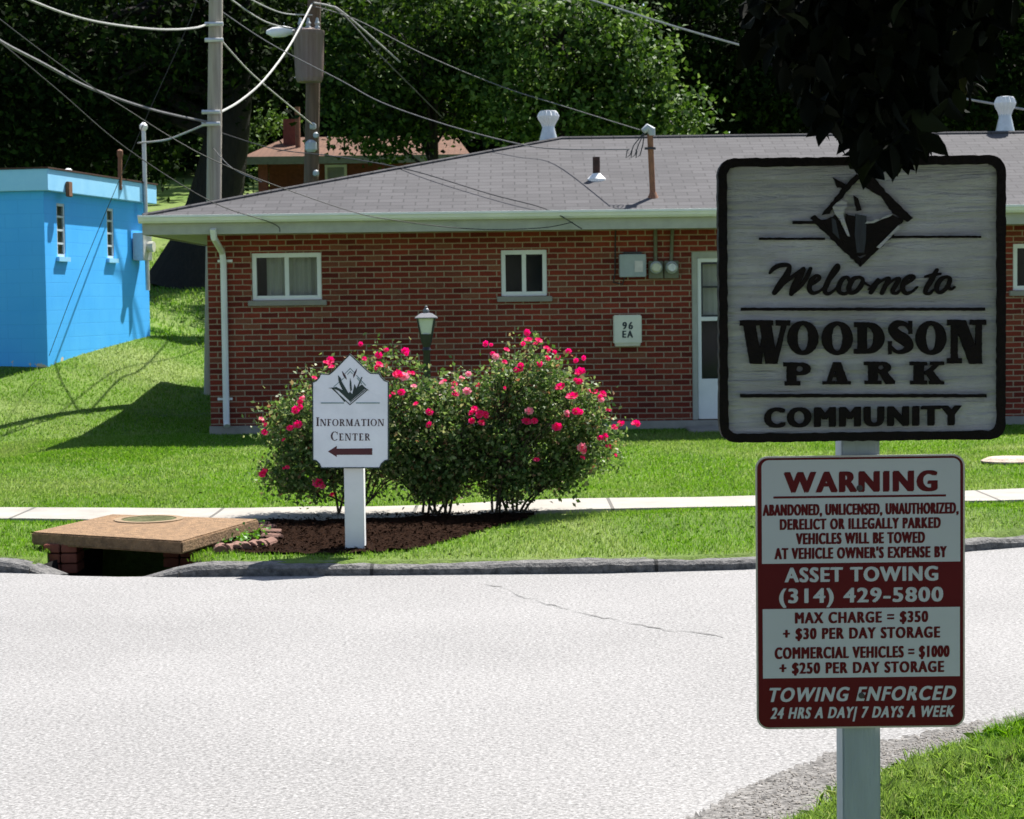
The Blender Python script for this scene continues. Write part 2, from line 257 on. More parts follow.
# ------------------------------------------------------------------ builders
ORG = {}
def tag(o, label=None, cat=None, group=None, kind=None):
    if label: o['label'] = label
    if cat: o['category'] = cat
    if group: o['group'] = group
    if kind: o['kind'] = kind
    return o
def thing(name, label, cat, loc=(0, 0, 0), group=None):
    o = bpy.data.objects.new(name, None); COL.objects.link(o); o.location = loc; o.empty_display_size = .1
    ORG[o] = Vector(loc); return tag(o, label, cat, group)
def link(name, me, m, parent=None, loc=None):
    o = bpy.data.objects.new(name, me); COL.objects.link(o)
    if m is not None: me.materials.append(m)
    off = ORG[parent] if parent is not None else Vector(loc or (0, 0, 0))
    if off.length > 0: me.transform(Matrix.Translation(-off))
    if parent is not None: o.parent = parent
    else: o.location = off
    ORG[o] = off.copy(); return o
class MB:
    def __init__(s): s.v = []; s.f = []
    def add(s, vs, fs):
        b = len(s.v); s.v += [tuple(v) for v in vs]; s.f += [tuple(i+b for i in f) for f in fs]; return s
    def box(s, x0, x1, y0, y1, z0, z1, T=None):
        vs = [Vector((x, y, z)) for z in (z0, z1) for y in (y0, y1) for x in (x0, x1)]
        if T is not None: vs = [T @ v for v in vs]
        return s.add(vs, [(0, 2, 3, 1), (4, 5, 7, 6), (0, 1, 5, 4), (2, 6, 7, 3), (0, 4, 6, 2), (1, 3, 7, 5)])
    def quad(s, a, b, c, d): return s.add([a, b, c, d], [(0, 1, 2, 3)])
    def tube(s, path, r, n=8, cap=True):
        P = [Vector(p) for p in path]; k = len(P); rs = r if hasattr(r, '__len__') else [r]*k
        ref = None; rings = []
        for i, p in enumerate(P):
            t = (P[min(i+1, k-1)] - P[max(i-1, 0)]).normalized()
            if ref is None: ref = t.orthogonal().normalized()
            ref = (ref - t*ref.dot(t)); ref = ref.normalized() if ref.length > 1e-6 else t.orthogonal().normalized()
            b = t.cross(ref)
            rings.append([p + (ref*math.cos(2*math.pi*j/n) + b*math.sin(2*math.pi*j/n))*rs[i] for j in range(n)])
        vs = [q for ring in rings for q in ring]; fs = []
        for i in range(k-1):
            for j in range(n):
                a = i*n+j; b2 = i*n+(j+1) % n; fs.append((a, b2, b2+n, a+n))
        if cap: fs += [tuple(reversed(range(n))), tuple(range((k-1)*n, k*n))]
        return s.add(vs, fs)
    def lathe(s, c, prof, n=20, sx=1, sy=1):
        c = Vector(c); vs = []; fs = []
        for r, z in prof:
            for j in range(n):
                a = 2*math.pi*j/n; vs.append(c+Vector((r*sx*math.cos(a), r*sy*math.sin(a), z)))
        k = len(prof)
        for i in range(k-1):
            for j in range(n):
                a = i*n+j; b = i*n+(j+1) % n; fs.append((a, b, b+n, a+n))
        fs += [tuple(reversed(range(n))), tuple(range((k-1)*n, k*n))]
        return s.add(vs, fs)
    def prism(s, loops, y0, y1):
        """2D loops (x,z), first the outline and then holes; front face at y0, back at y1"""
        L3 = [[Vector((p[0], p[1], 0)) for p in l] for l in loops]
        tris = tessellate_polygon(L3); flat = [p for l in L3 for p in l]; n = len(flat)
        vs = [(p.x, y0, p.y) for p in flat] + [(p.x, y1, p.y) for p in flat]; fs = []
        for t in tris:
            a, b, c = (flat[i] for i in t)
            if (b-a).cross(c-a).z < 0: t = (t[0], t[2], t[1])
            fs.append(tuple(t)); fs.append((t[0]+n, t[2]+n, t[1]+n))
        o = 0
        for l in L3:
            k = len(l); area = sum(l[i].x*l[(i+1) % k].y - l[(i+1) % k].x*l[i].y for i in range(k))
            for i in range(k):
                a, b = o+i, o+(i+1) % k
                fs.append((a, a+n, b+n, b) if area > 0 else (b, b+n, a+n, a))
            o += k
        return s.add(vs, fs)
    def build(s, name, m, parent=None, loc=None, bevel=0, smooth=False, seg=2):
        me = bpy.data.meshes.new(name); me.from_pydata(s.v, [], s.f); me.update()
        if bevel:
            bm = bmesh.new(); bm.from_mesh(me); bmesh.ops.remove_doubles(bm, verts=bm.verts, dist=1e-5)
            bmesh.ops.recalc_face_normals(bm, faces=bm.faces)
            es = [e for e in bm.edges if len(e.link_faces) == 2 and e.calc_face_angle(0) > .6]
            bmesh.ops.bevel(bm, geom=es, offset=bevel, segments=seg, affect='EDGES', clamp_overlap=True)
            bm.to_mesh(me); bm.free()
        if smooth:
            me.polygons.foreach_set('use_smooth', [True]*len(me.polygons))
            try: me.set_sharp_from_angle(angle=R(40))
            except Exception: pass
        return link(name, me, m, parent, loc)
def np_mesh(name, V, nper, m, parent=None, loc=None, faces=None):
    """V (n,k,3): one polygon of nper corners per row, or `faces` = list of corner tuples per row"""
    n, k = V.shape[:2]; fl = faces or [tuple(range(nper))]
    me = bpy.data.meshes.new(name); me.vertices.add(n*k); me.vertices.foreach_set('co', V.reshape(-1).astype(np.float32))
    base = (np.arange(n)*k)[:, None]
    idx = np.concatenate([base+np.array(f)[None, :] for f in fl], axis=1).reshape(-1)
    sizes = np.tile([len(f) for f in fl], n); starts = np.concatenate([[0], np.cumsum(sizes)[:-1]])
    me.loops.add(len(idx)); me.loops.foreach_set('vertex_index', idx.astype(np.int32))
    me.polygons.add(len(sizes)); me.polygons.foreach_set('loop_start', starts.astype(np.int32))
    try: me.polygons.foreach_set('loop_total', sizes.astype(np.int32))
    except Exception: pass
    me.update(calc_edges=True); me.validate(); return link(name, me, m, parent, loc)
def unit(a): return a/np.maximum(np.linalg.norm(a, axis=-1, keepdims=True), 1e-9)
def leaf_quads(P, size, up=None, bias=.6, asp=.55, droop=0):
    n = len(P); nr = unit(RNG.normal(size=(n, 3)) + (np.array([0, 0, bias]) if up is None else up*bias))
    t = unit(np.cross(nr, RNG.normal(size=(n, 3)))); t[:, 2] -= droop; t = unit(t)
    b = unit(np.cross(nr, t)); s = (size*RNG.uniform(.6, 1.3, n))[:, None]
    fold = nr*s*.12
    return np.stack([P-t*s*.5, P+b*s*asp*.5+fold, P+t*s*.5, P-b*s*asp*.5+fold], 1)
def clumps(ells, nclump, per, rad, shell=.45):
    """leaf points: clumps spread in ellipsoids [(cx,cy,cz,rx,ry,rz)]"""
    w = np.array([e[3]*e[4]*e[5] for e in ells])**.67; w /= w.sum(); out = []; cs = []; ns = []
    for e, k in zip(ells, RNG.multinomial(nclump, w)):
        d = unit(RNG.normal(size=(k, 3))); r = RNG.uniform(shell, 1, (k, 1))**.6
        c = np.array(e[:3])+d*r*np.array(e[3:]); cs.append(c); ns.append(d)
    C = np.concatenate(cs); D = np.concatenate(ns)
    m = RNG.integers(int(per*.5), int(per*1.5), len(C)); idx = np.repeat(np.arange(len(C)), m)
    q = RNG.normal(size=(len(idx), 3))*rad*RNG.uniform(.6, 1.3, len(C))[idx][:, None]; q[:, 2] *= .6
    return C[idx]+q, C, D[idx]

# ------------------------------------------------------------------ world, sun
SUN = Vector((.56, .83, 0)).normalized()*math.cos(R(57)) + Vector((0, 0, math.sin(R(57))))
w = bpy.data.worlds.new('World'); scn.world = w; w.use_nodes = True
bg = w.node_tree.nodes['Background']; sk = w.node_tree.nodes.new('ShaderNodeTexSky'); sk.sky_type = 'NISHITA'; sk.sun_disc = False
sk.sun_elevation = R(57); sk.sun_rotation = math.atan2(SUN.x, SUN.y); sk.air_density = 1; sk.dust_density = 1.2; sk.ozone_density = 1
w.node_tree.links.new(sk.outputs[0], bg.inputs[0]); bg.inputs[1].default_value = .072
sl = bpy.data.lights.new('sun', 'SUN'); sl.energy = 5.0; sl.angle = R(.5); sl.color = (1, .955, .885)
so = bpy.data.objects.new('sun', sl); COL.objects.link(so); so.rotation_euler = (-SUN).to_track_quat('-Z', 'Y').to_euler(); so.location = SUN*60
scn.view_settings.view_transform = 'Standard'; scn.view_settings.look = 'None'; scn.view_settings.exposure = 1.28; scn.view_settings.gamma = 1
scn.view_settings.use_curve_mapping = False

# ------------------------------------------------------------------ terrain
KX = np.array([-60, -12, -6, -3.5, -2.95, -2.6, -2.2, -1.3, .5, 1.4, 2.2, 2.95, 3.5, 5, 12, 60.]); KY = np.array([13.4, 13.0, 12.7, 12.45, 12.28, 12.06, 12.05, 12.02, 11.97, 12.06, 12.35, 12.8, 13.05, 13.55, 14.6, 17.])
def yk(x): return np.interp(x, KX, KY)
PX = [(-60, 22.), (-12, 15.6)]
for px, py in ((0, 515), (120, 514.5), (240, 514.8), (330, 514.5), (480, 508.5), (580, 506), (740, 501.5), (1010, 495.5)):
    g = G(px, py, .10); PX.append((g.x, g.y))
PX += [(12, 16.9), (60, 24)]
PX = np.array(PX)
def ypath(x): return np.interp(x, PX[:, 0], PX[:, 1])
def sstep(t): t = np.clip(t, 0, 1); return t*t*(3-2*t)
RPRO = np.array([(12, .07), (14, .10), (16, .105), (20, .06), (24.4, .05), (27, .13), (28.8, .36), (30.5, .52), (34, .98), (42, 2.0), (50, 3.2), (60, 5), (90, 9), (400, 30)])
LPRO = np.array([(12, .07), (15, .12), (18, .06), (20, -.02), (22.5, -.10), (24.4, -.02), (26.5, .30), (28.9, .78), (33, 1.22), (42, 2.05), (50, 3.3), (60, 5), (90, 9), (400, 30)])
# inlet slab corners (top), from the picture, then laid out on the ground
SL = [U(31, 532, 12.85), U(182, 541, 12.30), U(259, 519, 13.44), U(112, 514, 13.85)]
_n = (SL[1]-SL[0]).cross(SL[3]-SL[0]); _d = ray(259, 519); SL[2] = CAM+_d*((SL[0]-CAM).dot(_n)/_d.dot(_n))
SLC = sum(SL, Vector())/4
def inslab(x, y, k=1.0):
    r = np.ones(np.shape(x), bool)
    for i in range(4):
        a = SLC+(SL[i]-SLC)*k; b = SLC+(SL[(i+1) % 4]-SLC)*k
        r &= ((b.x-a.x)*(y-a.y)-(b.y-a.y)*(x-a.x)) > 0
    return r
def inpit(x, y):
    front = SL[0].y+(x-SL[0].x)*(SL[1].y-SL[0].y)/(SL[1].x-SL[0].x)
    return (inslab(x, y, .9) & (y < 13.45)) | ((x > SL[0].x+.16) & (x < SL[1].x+.05) & (y > yk(x)-.05) & (y < front+.15))
def H(x, y, pit=True):
    x = np.asarray(x, float); y = np.asarray(y, float)
    hr = np.interp(y, RPRO[:, 0], RPRO[:, 1]); hl = np.interp(y, LPRO[:, 0], LPRO[:, 1])
    h = hr + (hl-hr)*sstep((-4.5-x)/2.1)
    h = h + (.085*np.exp(-((y-13.7)/.42)**2)*sstep((x-.1)/1.2) + .075*np.exp(-((y-14.0)/.4)**2)*sstep((-2.9-x)/1.2))*(y > 11)
    h = h + (.018*np.sin(x*1.3+y*.7)*np.sin(y*.9-x*.4))*sstep((y-16)/3)*sstep((24-y)/2)
    dp = np.abs(y-ypath(x)); h = h*sstep((dp-.45)/.5)+.095*(1-sstep((dp-.45)/.5))
    h = np.where(y < yk(x)+.07, -.10, h)
    if pit: h = np.where(inpit(x, y), -.6, h)
    return h
def grid_axis(parts):
    out = []
    for a, b, st in parts: out += list(np.arange(a, b, st))
    return np.array(out)
gx = grid_axis([(-400, -60, 40), (-60, -16, 4), (-16, -9, .5), (-9, 9, .14), (9, 16, .5), (16, 60, 4), (60, 401, 40)])
gy = grid_axis([(-60, 10, 10), (10, 11.6, .4), (11.6, 17, .1), (17, 26, .3), (26, 60, .8), (60, 100, 5), (100, 501, 50)])
X, Y = np.meshgrid(gx, gy); Z = H(X, Y)
nx, ny = len(gx), len(gy)
me = bpy.data.meshes.new('lawn'); ii = np.arange(nx*ny).reshape(ny, nx)
me.from_pydata(np.stack([X, Y, Z], -1).reshape(-1, 3).tolist(), [], np.stack([ii[:-1, :-1], ii[:-1, 1:], ii[1:, 1:], ii[1:, :-1]], -1).reshape(-1, 4).tolist())
me.polygons.foreach_set('use_smooth', [True]*len(me.polygons))
tag(link('lawn', me, M['ground']), kind='structure')
# road
mb = MB(); xs = np.concatenate([[-80, -40, -20], np.arange(-12, 12.1, .3), [20, 40, 80]])
for a, b in zip(xs[:-1], xs[1:]):
    ya, yb = float(yk(a))+.03, float(yk(b))+.03
    mb.quad((a, -60, 0), (b, -60, 0), (b, yb, 0), (a, ya, 0))
tag(mb.build('road', M['road']), kind='structure')
# kerb: two runs with the inlet mouth between
def strip(pts, prof):
    """prof: list of (offset to the left of travel, z); pts: list of (x,y,scale)"""
    mbk = MB(); rings = []
    for i, (x, y, s) in enumerate(pts):
        a = Vector(pts[max(i-1, 0)][:2]); b = Vector(pts[min(i+1, len(pts)-1)][:2]); t = (b-a).normalized(); n = Vector((-t.y, t.x))
        rings.append([(x+n.x*o, y+n.y*o, (z+.02*random.uniform(-.3, .3)*(z > 0)+.008*math.sin(x*3)*(z > 0))*s-(1-s)*.05) for o, z in prof])
    k = len(prof)
    for i in range(len(rings)-1):
        for j in range(k-1):
            mbk.quad(rings[i][j], rings[i+1][j], rings[i+1][j+1], rings[i][j+1])
    mbk.add(rings[0], [tuple(range(k))]); mbk.add(rings[-1], [tuple(reversed(range(k)))])
    return mbk
KP = [(0, -.1), (0.0, .04), (.02, .058), (.13, .068), (.17, .055), (.17, -.1)]
xa = np.arange(-12, G(53, 573, 0).x, .12); xa[-1] = G(53, 573, 0).x
pl = [(x, float(yk(x)), min(1, .35+(xa[-1]-x)*3.0)) for x in xa]
xb0 = G(136, 575, 0).x; xb = np.arange(xb0, 14, .12)
pr = [(x, float(yk(x)), min(1, .25+(x-xb0)*2.2)) for x in xb]
def jointed(m, every, col, size=.012):
    nt = m.node_tree; L = nt.links.new; b = nt.nodes['Principled BSDF']; src = b.inputs['Base Color'].links[0].from_socket
    br = N(nt, 'ShaderNodeTexBrick', _Scale=1.0, _Mortar_Size=size, _Brick_Width=every, _Row_Height=80.0); L(coords(nt), br.inputs['Vector'])
    mx = N(nt, 'ShaderNodeMix', data_type='RGBA'); L(br.outputs['Fac'], mx.inputs[0]); L(src, mx.inputs[6]); mx.inputs[7].default_value = (*col, 1); L(mx.outputs[2], b.inputs['Base Color'])
jointed(M['kerb'], 1.72, (.025, .025, .024))
tag(strip(pl, KP).build('kerb', M['kerb'], smooth=True), kind='structure')
tag(strip(pr, KP).build('kerb', M['kerb'], smooth=True), kind='structure')
# concrete footpath
xp = np.concatenate([[-30], np.arange(-12, 12.1, .5), [30]])
def path_mat():
    m = mat('path_concrete', (.31, .29, .26), (.215, .20, .178), .85, 3.5, .3, 80); nt = m.node_tree; L = nt.links.new; b = nt.nodes['Principled BSDF']
    src = b.inputs['Base Color'].links[0].from_socket; br = N(nt, 'ShaderNodeTexBrick', _Scale=1.0, _Mortar_Size=.014, _Brick_Width=1.45, _Row_Height=60.0); L(coords(nt), br.inputs['Vector'])
    mx = N(nt, 'ShaderNodeMix', data_type='RGBA'); L(br.outputs['Fac'], mx.inputs[0]); L(src, mx.inputs[6]); mx.inputs[7].default_value = (.09, .085, .075, 1); L(mx.outputs[2], b.inputs['Base Color']); return m
M['path'] = path_mat()
tag(strip([(x, float(ypath(x)), 1) for x in xp], [(-.47, -.05), (-.47, .118), (.30, .122), (.30, -.05)]).build('footpath', M['path']), kind='structure')
# crack across the road
cp_ = [(487, 583), (505, 588), (522, 597), (545, 603), (575, 611), (610, 619), (650, 627), (690, 632), (730, 637)]
mb = MB(); prev = None; pts = []
for (a, b), (c, d) in zip(cp_[:-1], cp_[1:]):
    for k in range(5):
        t = k/5; g = G(a+(c-a)*t, b+(d-b)*t, .004); pts.append(Vector((g.x+random.uniform(-.012, .012), g.y+random.uniform(-.05, .05), .004)))
for i in range(len(pts)-1):
    a, b = pts[i], pts[i+1]; wd = .006+.004*math.sin(i*.9); o = Vector((0, wd, 0)); mb.quad(a-o, b-o, b+o, a+o)
tag(mb.build('road_crack', M['crack']), kind='structure')

# near verge and crumbled edge
VE = [(-9, -6), (-3.2, 0), (-1.0, 3.4), (.35, 5.3)]
for px, py in ((800, 821), (832, 804), (872, 785), (940, 755), (1024, 734)):
    g = G(px, py, 0); VE.append((g.x, g.y))
VE += [(3.4, 8.5), (6, 9.6), (14, 11.2), (40, 13)]
SE = [(-9.6, -5.4), (-3.9, .5), (-1.7, 3.9), (-.5, 5.4)]
for px, py in ((560, 850), (685, 815), (745, 788), (800, 765), (900, 737), (1024, 712)):
    g = G(px, py, 0); SE.append((g.x, g.y))
SE += [(3.3, 8.9), (6, 10.0), (14, 11.6), (40, 13.4)]
def smooth_line(P, k=6):
    out = []
    for i in range(len(P)-1):
        p0, p1, p2, p3 = (np.array(P[max(0, min(len(P)-1, j))], float) for j in (i-1, i, i+1, i+2))
        for q in range(k):
            t = q/k; out.append(.5*((2*p1)+(-p0+p2)*t+(2*p0-5*p1+4*p2-p3)*t*t+(-p0+3*p1-3*p2+p3)*t**3))
    out.append(np.array(P[-1], float)); return np.array(out)
VL = smooth_line(VE, 24); SLN = smooth_line(SE, 40)
VL[:, 1] += RNG.normal(0, .012, len(VL))+.03*np.sin(VL[:, 0]*11); SLN[:, 1] += RNG.normal(0, .022, len(SLN))+.05*np.sin(SLN[:, 0]*9)*np.sin(SLN[:, 0]*3.7)
def inverge(x, y, d=0): return y < np.interp(x, VL[:, 0], VL[:, 1])-d
def curb_sheet(name, line, z0, m, ylow):
    mbv = MB()
    for a, b in zip(line[:-1], line[1:]):
        mbv.quad((a[0], ylow, z0), (b[0], ylow, z0), (b[0], b[1], z0), (a[0], a[1], z0))
    return tag(mbv.build(name, m), kind='structure')
curb_sheet('road_edge', SLN, .004, M['shoulder'], -12)
mbv = MB()
for a, b in zip(VL[:-1], VL[1:]):
    for (o0, z0), (o1, z1) in (((0, .004), (-.10, .03)), ((-.10, .03), (-.5, .05)), ((-.5, .05), (-5.2, .05))):
        mbv.quad((a[0], a[1]+o0, z0), (b[0], b[1]+o0, z0), (b[0], b[1]+o1, z1), (a[0], a[1]+o1, z1))
tag(mbv.build('verge', M['ground']), kind='structure')
# loose gravel along the crumbled edge
n = 9000; gxx = RNG.uniform(-1.5, 4.5, n); lo = np.interp(gxx, VL[:, 0], VL[:, 1]); hi = np.interp(gxx, SLN[:, 0], SLN[:, 1])
tt = RNG.beta(1.0, 1.6, n)*.98-.02; gyy = lo+(hi-lo)*tt; s = RNG.uniform(.002, .0065, n)
base = unit(np.array([[1, 0, 0], [0, 1, 0], [-1, 0, 0], [0, -1, 0], [0, 0, .55]])); V = np.stack([gxx, gyy, np.full(n, .006)], -1)[:, None, :]+base[None]*s[:, None, None]*RNG.uniform(.6, 1.3, (n, 5, 1))
tag(np_mesh('gravel', V, 3, M['gravelstone'], faces=[(0, 1, 4), (1, 2, 4), (2, 3, 4), (3, 0, 4)]), 'loose grey gravel along the crumbled asphalt edge', 'gravel', kind='stuff')

# ------------------------------------------------------------------ grass
MUL = [G(px, py, .09) for px, py in ((212, 549), (250, 553), (300, 553.5), (360, 553), (410, 549.5), (455, 540), (490, 530), (530, 522), (540, 514), (430, 516), (300, 519), (255, 525), (225, 540))]
def inpoly(x, y, P):
    r = np.zeros(np.shape(x), bool); k = len(P)
    for i in range(k):
        a, b = P[i], P[(i+1) % k]
        c = ((a.y > y) != (b.y > y)) & (x < (b.x-a.x)*(y-a.y)/((b.y-a.y) or 1e-9)+a.x); r ^= c
    return r
BW = [Vector((-6.7, 28.9)), Vector((-5.95, 33.0))]
def blocked(x, y):
    r = ((y-ypath(x) > -.47) & (y-ypath(x) < .30)) | inslab(x, y, .98) | inpit(x, y) | inpoly(x, y, MUL) | (y < yk(x)+.165)
    r |= (x > -3.72) & (y > 24.33) & (y < 30.1) & (x < 10)
    r |= (y > 28.8) & (y < 33.1) & (x < np.interp(y, [28.9, 33.0], [-6.68, -5.93]))
    return r
def blades(x, y, z, h, wd, lean=.45):
    n = len(x); a = RNG.uniform(0, 2*np.pi, n); l = RNG.normal(0, lean, (n, 2)); hh = h*RNG.uniform(.5, 1.25, n)
    P = np.stack([x, y, z-.004], -1); d = np.stack([np.cos(a), np.sin(a), np.zeros(n)], -1)*(wd/2)
    if np.ndim(wd): d = np.stack([np.cos(a), np.sin(a), np.zeros(n)], -1)*(wd/2)[:, None]
    m1 = P+np.stack([l[:, 0]*hh*.3, l[:, 1]*hh*.3, hh*.6], -1); tp = P+np.stack([l[:, 0]*hh*.9, l[:, 1]*hh*.9, hh*np.sqrt(np.clip(1-(l**2).sum(1)*.5, .2, 1))], -1)
    return np.stack([P-d, P+d, m1+d*.75, tp, m1-d*.75], 1)
def patch(n, x0, x1, y0, y1, h, wd, power=1.0):
    x = RNG.uniform(x0, x1, n); y = y0+(y1-y0)*RNG.uniform(0, 1, n)**power; k = ~blocked(x, y); x, y = x[k], y[k]
    return blades(x, y, H(x, y, False), h, wd)
G_ = [patch(190000, -5.5, 5.5, 11.9, 17, .033, .0048), patch(170000, -6.5, 6.8, 17, 24.4, .034, .007), patch(90000, -9, -3.6, 20, 34, .038, .010), patch(26000, -14, -3, 33, 48, .08, .022)]
np_mesh_grass = tag(np_mesh('grass', np.concatenate(G_), 5, M['grass']), 'mown green lawn grass between the kerb, path and brick house', 'grass', kind='stuff')
x = np.concatenate([RNG.uniform(.6, 3.2, 150000), RNG.uniform(-2.5, 6, 60000)]); y = np.concatenate([RNG.uniform(5.6, 9.0, 150000), RNG.uniform(1.5, 9.8, 60000)])
k = inverge(x, y, .0) & ((RNG.uniform(0, 1, len(x)) < .4) | inverge(x, y, .10)); x, y = x[k], y[k]
clump = .7+.5*np.sin(x*7.1+np.sin(y*9))*np.sin(y*6.3)
tag(np_mesh('grass', blades(x, y, np.full(len(x), .045)-.03*(~inverge(x, y, .12)), .072*np.clip(clump, .5, 1.15), .0034, .6), 5, M['grass']), 'long bright grass on the verge around the sign post', 'grass', kind='stuff')

# ------------------------------------------------------------------ mulch bed, edging, weeds
mb = MB(); gxs = np.arange(-2.6, .6, .05); gys = np.arange(11.8, 15.2, .05)
XX, YY = np.meshgrid(gxs, gys); IN = inpoly(XX, YY, MUL); ZZ = H(XX, YY, False)+.008+RNG.uniform(0, .018, XX.shape)
for j in range(len(gys)-1):
    for i in range(len(gxs)-1):
        if IN[j, i] and IN[j+1, i+1] and not inslab(np.array(gxs[i]), np.array(gys[j]), 1.0):
            mb.quad(*[(XX[a, b], YY[a, b], ZZ[a, b]) for a, b in ((j, i), (j, i+1), (j+1, i+1), (j+1, i))])
tag(mb.build('mulch', M['mulch']), 'dark brown bark mulch under the rose bushes', 'mulch', kind='stuff')
n = 5200; x = RNG.uniform(-2.5, .5, n); y = RNG.uniform(11.9, 15, n); k = inpoly(x, y, MUL) & ~inslab(x, y, 1.0); x, y = x[k], y[k]
tag(np_mesh('bark_chips', leaf_quads(np.stack([x, y, H(x, y, False)+.026], -1), .035, bias=2.2, asp=.35), 4, M['mulch']), 'scattered bark chips and dead leaves in the rose bed', 'mulch', kind='stuff')
es = thing('edging_stone', 'scalloped red brown edging stone in the row beside the concrete slab', 'edging stone', (0, 0, 0), 'edging stones round the rose bed')
bpy.data.objects.remove(es)
edge_px = [(206, 552), (214, 551.5), (222, 550.5), (230, 550), (238, 548.5), (246, 547.5), (253, 546), (257, 541), (256, 536), (251, 531.5), (245, 528.5)]
proto = None
for i, (px, py) in enumerate(edge_px):
    px += 15; py += 1; g = G(px, py, .075)
    if proto is None:
        mb = MB(); mb.tube([(0, -.07, 0), (0, .07, 0)], .048, 12); mb.box(-.044, .044, -.066, .066, -.06, .004)
        me_ = mb.build('edging_stone', M['stone'], bevel=.004); proto = me_; o = me_
    else:
        o = proto.copy(); COL.objects.link(o)
    o.location = (g.x, g.y, .085); o.rotation_euler = (random.uniform(-.1, .1), random.uniform(-.15, .15), random.uniform(-.3, .3)+(1.4 if i > 6 else 0))
    tag(o, 'scalloped red brown edging stone bordering the rose bed beside the slab', 'edging stone', 'edging stones round the rose bed')
P = []
g0 = G(243, 540, .09)
P = np.stack([RNG.normal(g0.x, .08, 420), RNG.normal(g0.y+.1, .22, 420), np.full(420, .09)+np.abs(RNG.normal(0, .03, 420))], -1); P = P[~inslab(P[:, 0], P[:, 1], 1.0)]
tag(np_mesh('weed_clump', leaf_quads(P, .032, bias=1.2, asp=.7), 4, M['leaf_weed'], loc=(g0.x, g0.y, .08)), 'low bright green weeds between the slab and the edging stones', 'weeds', kind='stuff')
g0 = G(1012, 463, .08); mb = MB(); mb.lathe(g0, [(.02, -.05), (.24, -.03), (.30, .02), (.22, .055), (.05, .065)], 11, 1.0, .8)
o = mb.build('flat_stone', M['palestone'], loc=g0, bevel=.01); tag(o, 'pale flat stone lying in the lawn right of the welcome board', 'stone')

# ------------------------------------------------------------------ storm inlet
inl = thing('storm_inlet', 'brown concrete storm drain inlet with raised cover slab beside the kerb', 'storm drain', (SLC.x, SLC.y, 0))
TH = .082
mb = MB(); top = [v.copy() for v in SL]; bot = [v-Vector((0, 0, TH)) for v in SL]
mb.add(top+bot, [(0, 1, 2, 3), (7, 6, 5, 4), (0, 4, 5, 1), (1, 5, 6, 2), (2, 6, 7, 3), (3, 7, 4, 0)])
cs = mb.build('cover_slab', M['slab'], inl, bevel=.010, seg=2, smooth=True)
sn = (SL[1]-SL[0]).cross(SL[3]-SL[0]).normalized(); s1 = (SL[1]-SL[0]).normalized(); s2 = sn.cross(s1)
_d = ray(149, 519.5); lc = CAM+_d*((SL[0]-CAM).dot(sn)/_d.dot(sn))
def disc(mbx, c, r0, r1, h0, h1, n=36):
    vs = []; fs = []
    for r, h in ((r1, h0), (r1, h1), (r0, h1), (r0, h0)):
        for j in range(n):
            a = 2*math.pi*j/n; vs.append(c+(s1*math.cos(a)+s2*math.sin(a))*r+sn*h)
    for i in range(3):
        for j in range(n): a = i*n+j; b = i*n+(j+1) % n; fs.append((a, b, b+n, a+n))
    mbx.add(vs, fs)
    if r0 < .02: mbx.add([c+(s1*math.cos(2*math.pi*j/n)+s2*math.sin(2*math.pi*j/n))*r1+sn*h1 for j in range(n)], [tuple(range(n))])
mb = MB(); disc(mb, lc, .185, .235, -.01, .007); rim = mb.build('lid_rim', M['lidrim'], inl)
mb = MB(); disc(mb, lc, .001, .182, -.01, .004); mb.build('manhole_lid', M['lid'], inl)
for px, py, wx in ((57, 566, .11), (177, 560, .11)):
    g = G(px, py, 0); mb = MB()
    for k in range(3):
        z1 = -.06+.066*k
        for a in (0, 1): mb.box(g.x-wx+a*wx+.004, g.x-wx+(a+1)*wx-.004, g.y+.10-.008*(k % 2), g.y+.32, z1, min(z1+.058, bot[1].z+.02))
    mb.build('brick_pier', M['pier'], inl, bevel=.005)
def V3(p, z): return (p.x, p.y, z)
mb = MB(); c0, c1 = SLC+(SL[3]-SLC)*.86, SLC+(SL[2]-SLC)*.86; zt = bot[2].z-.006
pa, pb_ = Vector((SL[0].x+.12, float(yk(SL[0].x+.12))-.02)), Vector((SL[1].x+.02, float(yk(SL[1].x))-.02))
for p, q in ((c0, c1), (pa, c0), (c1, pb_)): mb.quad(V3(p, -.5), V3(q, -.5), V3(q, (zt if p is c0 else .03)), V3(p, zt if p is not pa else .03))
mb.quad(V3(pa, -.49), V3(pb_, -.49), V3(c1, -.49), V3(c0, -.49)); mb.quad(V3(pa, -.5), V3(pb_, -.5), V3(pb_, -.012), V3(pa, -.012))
mb.build('pit_lining', M['dark'], inl)

